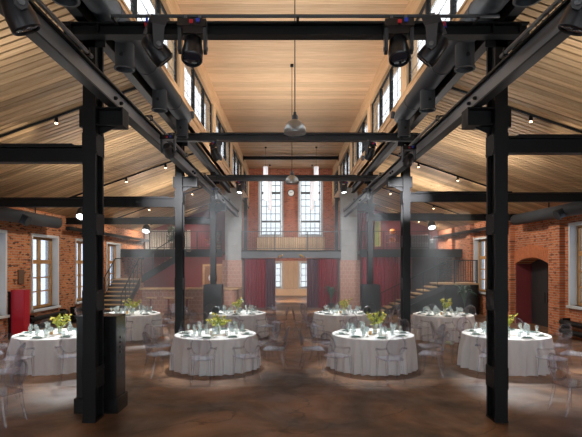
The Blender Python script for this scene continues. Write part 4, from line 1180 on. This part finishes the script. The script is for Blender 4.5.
def cloth_mesh(R, seed):
    rg = random.Random(seed); seg = 192; H = 0.76
    mb = MB(); ph = [rg.uniform(0, 6.28) for _ in range(4)]
    rings = [(0.0, H), (R * 0.5, H), (R * 0.9, H), (R - 0.02, H), (R - 0.004, H - 0.006), (R, H - 0.02)]
    zz = [0.725, 0.68, 0.60, 0.46, 0.32, 0.2, 0.1, 0.035, 0.008]
    prof = [(r, z, 0) for r, z in rings] + [(R + 0.055 * (1 - z / H), z, min(1, (H - z) / 0.34)) for z in zz]
    mb.v.append((0, 0, H))
    for r, z, a in prof[1:]:
        for j in range(seg):
            t = 2 * PI * j / seg
            fold = math.sin(27 * t + ph[0] + 0.9 * math.sin(5 * t + ph[1])) + 0.5 * math.sin(41 * t + ph[2] + math.sin(3 * t))
            rr = r + a * 0.042 * fold * (1 + 0.6 * math.sin(7 * t + ph[3])) + 0.01 * a * math.sin(4 * t + ph[1])
            mb.v.append((rr * math.cos(t), rr * math.sin(t), z))
    for j in range(seg):
        mb.f.append((0, 1 + j, 1 + (j + 1) % seg))
    for i in range(len(prof) - 2):
        for j in range(seg):
            q = (j + 1) % seg; a = 1 + i * seg
            mb.f.append((a + j, a + seg + j, a + seg + q, a + q))
    return mb


cm = cloth_mesh(0.94, 1)
cloth_me = cm.mesh('tablecloth', smooth=True); cloth_me.materials.append(M['linen'])
board_me = MB().lathe([(0.0, 0.72), (0.88, 0.72), (0.88, 0.748), (0.0, 0.748)], seg=32).mesh('tabletop'); board_me.materials.append(M['wood_step'])
leg_me = MB().tube([(0, 0, 0), (0, 0, 0.72)], 0.025, 8).mesh('leg'); leg_me.materials.append(M['steel'])


def lathe_me(name, prof, mat, seg=12):
    me = MB().lathe(prof, seg=seg).mesh(name, smooth=True); me.materials.append(M[mat]); return me


plate_me = lathe_me('dinner_plate', [(0.0, 0.004), (0.09, 0.004), (0.10, 0.0), (0.10, 0.002), (0.145, 0.02), (0.147, 0.024), (0.1, 0.012), (0.0, 0.010)], 'china', 20)
wine_me = lathe_me('wine_glass', [(0.0, 0.0), (0.036, 0.0), (0.036, 0.004), (0.006, 0.012), (0.005, 0.09), (0.028, 0.11), (0.042, 0.15), (0.040, 0.19), (0.032, 0.225), (0.030, 0.225), (0.038, 0.19), (0.039, 0.15), (0.02, 0.112), (0.0, 0.105)], 'glass')
tumb_me = lathe_me('tumbler', [(0.0, 0.0), (0.032, 0.0), (0.039, 0.11), (0.037, 0.11), (0.030, 0.008), (0.0, 0.008)], 'glass')
vase_me = lathe_me('vase', [(0.0, 0.0), (0.045, 0.0), (0.055, 0.06), (0.04, 0.14), (0.055, 0.17), (0.052, 0.17), (0.036, 0.14), (0.05, 0.06), (0.04, 0.008), (0.0, 0.008)], 'glass')
cand_me = lathe_me('candle_cup', [(0.0, 0.0), (0.035, 0.0), (0.042, 0.08), (0.038, 0.08), (0.03, 0.05), (0.0, 0.05)], 'candle')
caraf_me = lathe_me('carafe', [(0.0, 0.0), (0.05, 0.0), (0.055, 0.14), (0.028, 0.2), (0.03, 0.26), (0.027, 0.26), (0.025, 0.2), (0.05, 0.13), (0.045, 0.006), (0.0, 0.006)], 'glass')
nk = MB()
nk.prism([(-0.085, -0.05, 0.0), (0.085, -0.05, 0.0), (0.085, 0.05, 0.0), (-0.085, 0.05, 0.0)], (0, 0, 0.012))
nk.prism([(-0.08, -0.045, 0.012), (0.08, -0.045, 0.012), (0.075, 0.03, 0.012), (-0.075, 0.03, 0.012)], (0, 0.008, 0.014))
napkin_me = nk.mesh('folded_napkin'); napkin_me.materials.append(M['napkin'])


def flower_meshes(seed):
    rg = random.Random(seed); st_ = MB(); lv = MB(); tips = []
    for i in range(11):
        a = rg.uniform(0, 2 * PI); sp = rg.uniform(0.06, 0.30); h = rg.uniform(0.28, 0.47)
        p0 = Vector((0.01 * math.cos(a), 0.01 * math.sin(a), 0.02)); p1 = Vector((sp * 0.4 * math.cos(a), sp * 0.4 * math.sin(a), h * 0.6)); p2 = Vector((sp * math.cos(a), sp * math.sin(a), h))
        st_.tube([p0, p1, p2], [0.004, 0.003, 0.002], 4); tips.append(p2)
        for k in range(13):
            t = rg.uniform(0.4, 1.0); p = p1.lerp(p2, (t - 0.4) / 0.6)
            d = Vector((rg.uniform(-1, 1), rg.uniform(-1, 1), rg.uniform(0, 1))).normalized(); n = d.cross(Vector((rg.uniform(-1, 1), rg.uniform(-1, 1), 1))).normalized()
            s = rg.uniform(0.06, 0.11)
            lv.poly([p, p + d * s * 0.5 + n * s * 0.24, p + d * s, p + d * s * 0.5 - n * s * 0.24])
    return st_, lv, tips


def ghost_chair():
    """clear oval-back armchair, base at the origin, front towards +y"""
    o = thing('clear_armchair', 'x', 'chair', (0, 0, 0))
    pts = []
    for cx_, cy_, r, a0 in ((0.20, 0.17, 0.06, 0), (-0.20, 0.17, 0.06, 90), (-0.14, -0.17, 0.06, 180), (0.14, -0.17, 0.06, 270)):
        for k in range(4):
            a = math.radians(a0 + 30 * k); pts.append((cx_ + r * math.cos(a), cy_ + r * math.sin(a), 0.44))
    mk('seat', MB().prism(pts, (0, 0, 0.028)), 'acrylic', o, smooth=True)
    for s in (-1, 1):
        mk('leg', MB().tube([(s * 0.215, 0.18, 0.44), (s * 0.222, 0.19, 0.22), (s * 0.225, 0.20, 0)], [0.031, 0.025, 0.017], 7), 'acrylic', o, smooth=True)
        mk('leg', MB().tube([(s * 0.16, -0.18, 0.44), (s * 0.168, -0.20, 0.28), (s * 0.178, -0.24, 0.12), (s * 0.185, -0.285, 0)], [0.030, 0.027, 0.022, 0.017], 7), 'acrylic', o, smooth=True)
        mk('armrest', MB().tube([(s * 0.195, -0.255, 0.70), (s * 0.255, -0.19, 0.675), (s * 0.285, -0.05, 0.655), (s * 0.287, 0.07, 0.648), (s * 0.268, 0.115, 0.61), (s * 0.245, 0.10, 0.53), (s * 0.235, 0.10, 0.455)], 0.019, 7), 'acrylic', o, smooth=True)
        mk('back_post', MB().tube([(s * 0.15, -0.19, 0.455), (s * 0.145, -0.215, 0.53), (s * 0.135, -0.232, 0.60)], [0.022, 0.018, 0.014], 6), 'acrylic', o, smooth=True)
    seg = 24; mb = MB()
    ring = []
    for j in range(seg + 1):
        t = 2 * PI * j / seg
        z = 0.745 + 0.205 * math.sin(t); x = 0.20 * math.cos(t)
        ring.append((x, -0.20 - (z - 0.46) * 0.20 - 0.04 * (1 - (x / 0.2) ** 2), z))
    mb.tube(ring, 0.018, 6, cap=False)
    n = len(mb.v)
    for off in (0.005, -0.005):
        c = len(mb.v); mb.v.append((0, -0.20 - 0.285 * 0.2 - 0.045 + off, 0.745))
        for q in ring[:-1]: mb.v.append((q[0], q[1] + off, q[2]))
        for j in range(seg):
            f = (c, c + 1 + j, c + 1 + (j + 1) % seg)
            mb.f.append(f if off > 0 else f[::-1])
    mk('backrest', mb, 'acrylic', o, smooth=True)
    return o


chair0 = ghost_chair(); chair_used = [False]
chair_kids = [x for x in COL.objects if x.parent == chair0]


def put_chair(x, y, rz, label, group='clear armchairs around the round tables'):
    if not chair_used[0]:
        o = chair0; chair_used[0] = True
    else:
        o = chair0.copy(); COL.objects.link(o)
        for k in chair_kids:
            c = k.copy(); COL.objects.link(c); c.parent = o
    o.location = (x, y, 0); o.rotation_euler = (0, 0, rz)
    o['label'] = label; o['category'] = 'chair'; o['group'] = group
    return o


def top(name, me, loc, rz, label, cat, group):
    o = bpy.data.objects.new(name, me); COL.objects.link(o)
    o.location = loc; o.rotation_euler = (0, 0, rz); tag(o, label, cat, group)
    return o


POS = {0: 'right side', 45: 'far right side', 90: 'far side', 135: 'far left side', 180: 'left side', 225: 'near left side', 270: 'near side', 315: 'near right side'}
rg = random.Random(11)
for ti, (key, tx, ty, R, a0, desc) in enumerate(TABLES):
    t = thing('round_table', 'floor-length white cloth on the ' + desc, 'table', (tx, ty, 0), 'white clothed round tables')
    sc = R / 0.94
    c = inst('tablecloth', cloth_me, t, (tx, ty, 0), (0, 0, ti * 0.77)); c.scale = (sc, sc, 1)
    inst('tabletop', board_me, t, (tx, ty, 0))
    for a in range(4):
        inst('leg', leg_me, t, (tx + 0.6 * math.cos(a * PI / 2), ty + 0.6 * math.sin(a * PI / 2), 0))
    z = 0.7605
    for k in range(8):
        a = math.radians(a0 + 45 * k)
        pos = POS[int(round(((a0 + 45 * k) % 360) / 45.0)) * 45 % 360]
        rr = 1.37 + rg.uniform(-0.04, 0.06); da = rg.uniform(-0.07, 0.07)
        skip = (key, pos) in (('LF', 'far right side'), ('RF', 'left side'), ('RB', 'left side'))
        if not skip:
            put_chair(tx + rr * math.cos(a + da), ty + rr * math.sin(a + da), a + da + PI / 2 + rg.uniform(-0.22, 0.22), 'clear plastic armchair on the %s of the %s' % (pos, desc))
        pr_ = 0.735 * sc
        top('dinner_plate', plate_me, (tx + pr_ * math.cos(a), ty + pr_ * math.sin(a), z), a, 'white plate at the %s of the %s' % (pos, desc), 'plate', 'dinner plates')
        top('folded_napkin', napkin_me, (tx + pr_ * math.cos(a), ty + pr_ * math.sin(a), z + 0.0105), a + PI / 2 + rg.uniform(-0.1, 0.1), 'sage napkin on plate at the %s of the %s' % (pos, desc), 'napkin', 'folded napkins')
        for g_, (da2, gr) in enumerate(((0.17, 0.62), (0.30, 0.50), (0.05, 0.46))):
            aa = a + da2 + rg.uniform(-0.04, 0.04); r2 = (gr + rg.uniform(-0.03, 0.03)) * sc
            if g_ < 2:
                top('wine_glass', wine_me, (tx + r2 * math.cos(aa), ty + r2 * math.sin(aa), z), 0, '%s wine glass at the %s of the %s' % (('outer', 'inner')[g_], pos, desc), 'glass', 'wine glasses')
            else:
                top('tumbler', tumb_me, (tx + r2 * math.cos(aa), ty + r2 * math.sin(aa), z), 0, 'water tumbler at the %s of the %s' % (pos, desc), 'glass', 'water tumblers')
    v = thing('flower_vase', 'glass vase of yellow green flowers on the ' + desc, 'vase', (tx + 0.05, ty, z), 'vases of flowers')
    inst('vase', vase_me, v, (tx + 0.05, ty, z))
    s_, l_, tips = flower_meshes(100 + ti)
    for nm, mb, mt in (('stems', s_, 'leaf'), ('leaves', l_, 'leaf')):
        me = mb.mesh(nm); me.materials.append(M[mt])
        inst(nm, me, v, (tx + 0.05, ty, z))['kind'] = 'stuff'
    bm = MB().lathe([(0.0, -0.015), (0.022, -0.005), (0.03, 0.012), (0.0, 0.02)], seg=8).mesh('blossom'); bm.materials.append(M['bloom'])
    bm2 = MB().lathe([(0.0, -0.02), (0.03, -0.008), (0.04, 0.016), (0.0, 0.03)], seg=8).mesh('blossom'); bm2.materials.append(M['bloomblue'])
    for i, p in enumerate(tips):
        inst('blossom', bm2 if (key == 'LR' and i == 0) else bm, v, Vector((tx + 0.05, ty, z)) + p)
    top('candle_cup', cand_me, (tx - 0.08, ty - 0.13, z), 0, 'amber candle cup beside the flowers on the ' + desc, 'candle', 'candle cups')
    top('carafe', caraf_me, (tx - 0.2, ty + 0.02, z), 0, 'clear glass water carafe on the ' + desc, 'carafe', 'water carafes')
# round black pots on the outer edge of the rear tables
for x, nm in ((-2.48, 'left'), (2.42, 'right')):
    o = thing('round_black_pot', 'round black pot on the outer edge of the rear %s table' % nm, 'pot', (x, 16.15, 0.7605), 'round black pots')
    mk('pot_body', MB().lathe([(0.0, 0.0), (0.06, 0.0), (0.11, 0.05), (0.125, 0.12), (0.10, 0.2), (0.05, 0.235), (0.0, 0.24)], (x, 16.15, 0.7605), 18), 'rig', o, smooth=True)
    mk('lid_knob', MB().lathe([(0.02, 0.235), (0.02, 0.25), (0.0, 0.26)], (x, 16.15, 0.7605), 8), 'rig', o)

# chairs of the neighbouring tables that reach into the picture
for x, y, rz, lab in ((4.45, 8.05, -PI / 2 + 0.25, 'clear plastic armchair nearest the camera at right, seen from its side'),
                      (4.62, 7.05, -PI / 2 + 0.5, 'clear plastic armchair cut by the lower right picture edge'),
                      (6.55, 10.3, -1.1, 'clear plastic armchair at the right edge beyond the nearest one'),
                      (-4.42, 7.55, PI / 2 - 0.35, 'clear plastic armchair cut by the lower left picture edge'),
                      (-5.2, 8.95, PI / 2 + 0.2, 'clear plastic armchair at the left edge behind the cut one')):
    put_chair(x, y, rz, lab, 'clear armchairs at the picture edges')

# ---------------------------------------------------------------- haze hanging in the far half of the hall
m, t, out = nt('stage_haze')
vs = N(t, 'VolumeScatter'); vs.inputs['Color'].default_value = (0.93, 0.97, 1.0, 1)
vs.inputs['Density'].default_value = 0.017; vs.inputs['Anisotropy'].default_value = 0.25
L(t, vs.outputs[0], out.inputs['Volume'])
M['haze'] = m
hz = mk('stage_haze', MB().prism([(-3.6, 11.5, 0.03), (3.6, 11.5, 0.03), (7.6, 20.5, 0.03), (7.6, 25.95, 0.03), (-7.6, 25.95, 0.03), (-7.6, 20.5, 0.03)], (0, 0, 4.15)), 'haze', kind='stuff', label='thin stage haze hanging low over the tables in the far half of the hall', cat='haze')
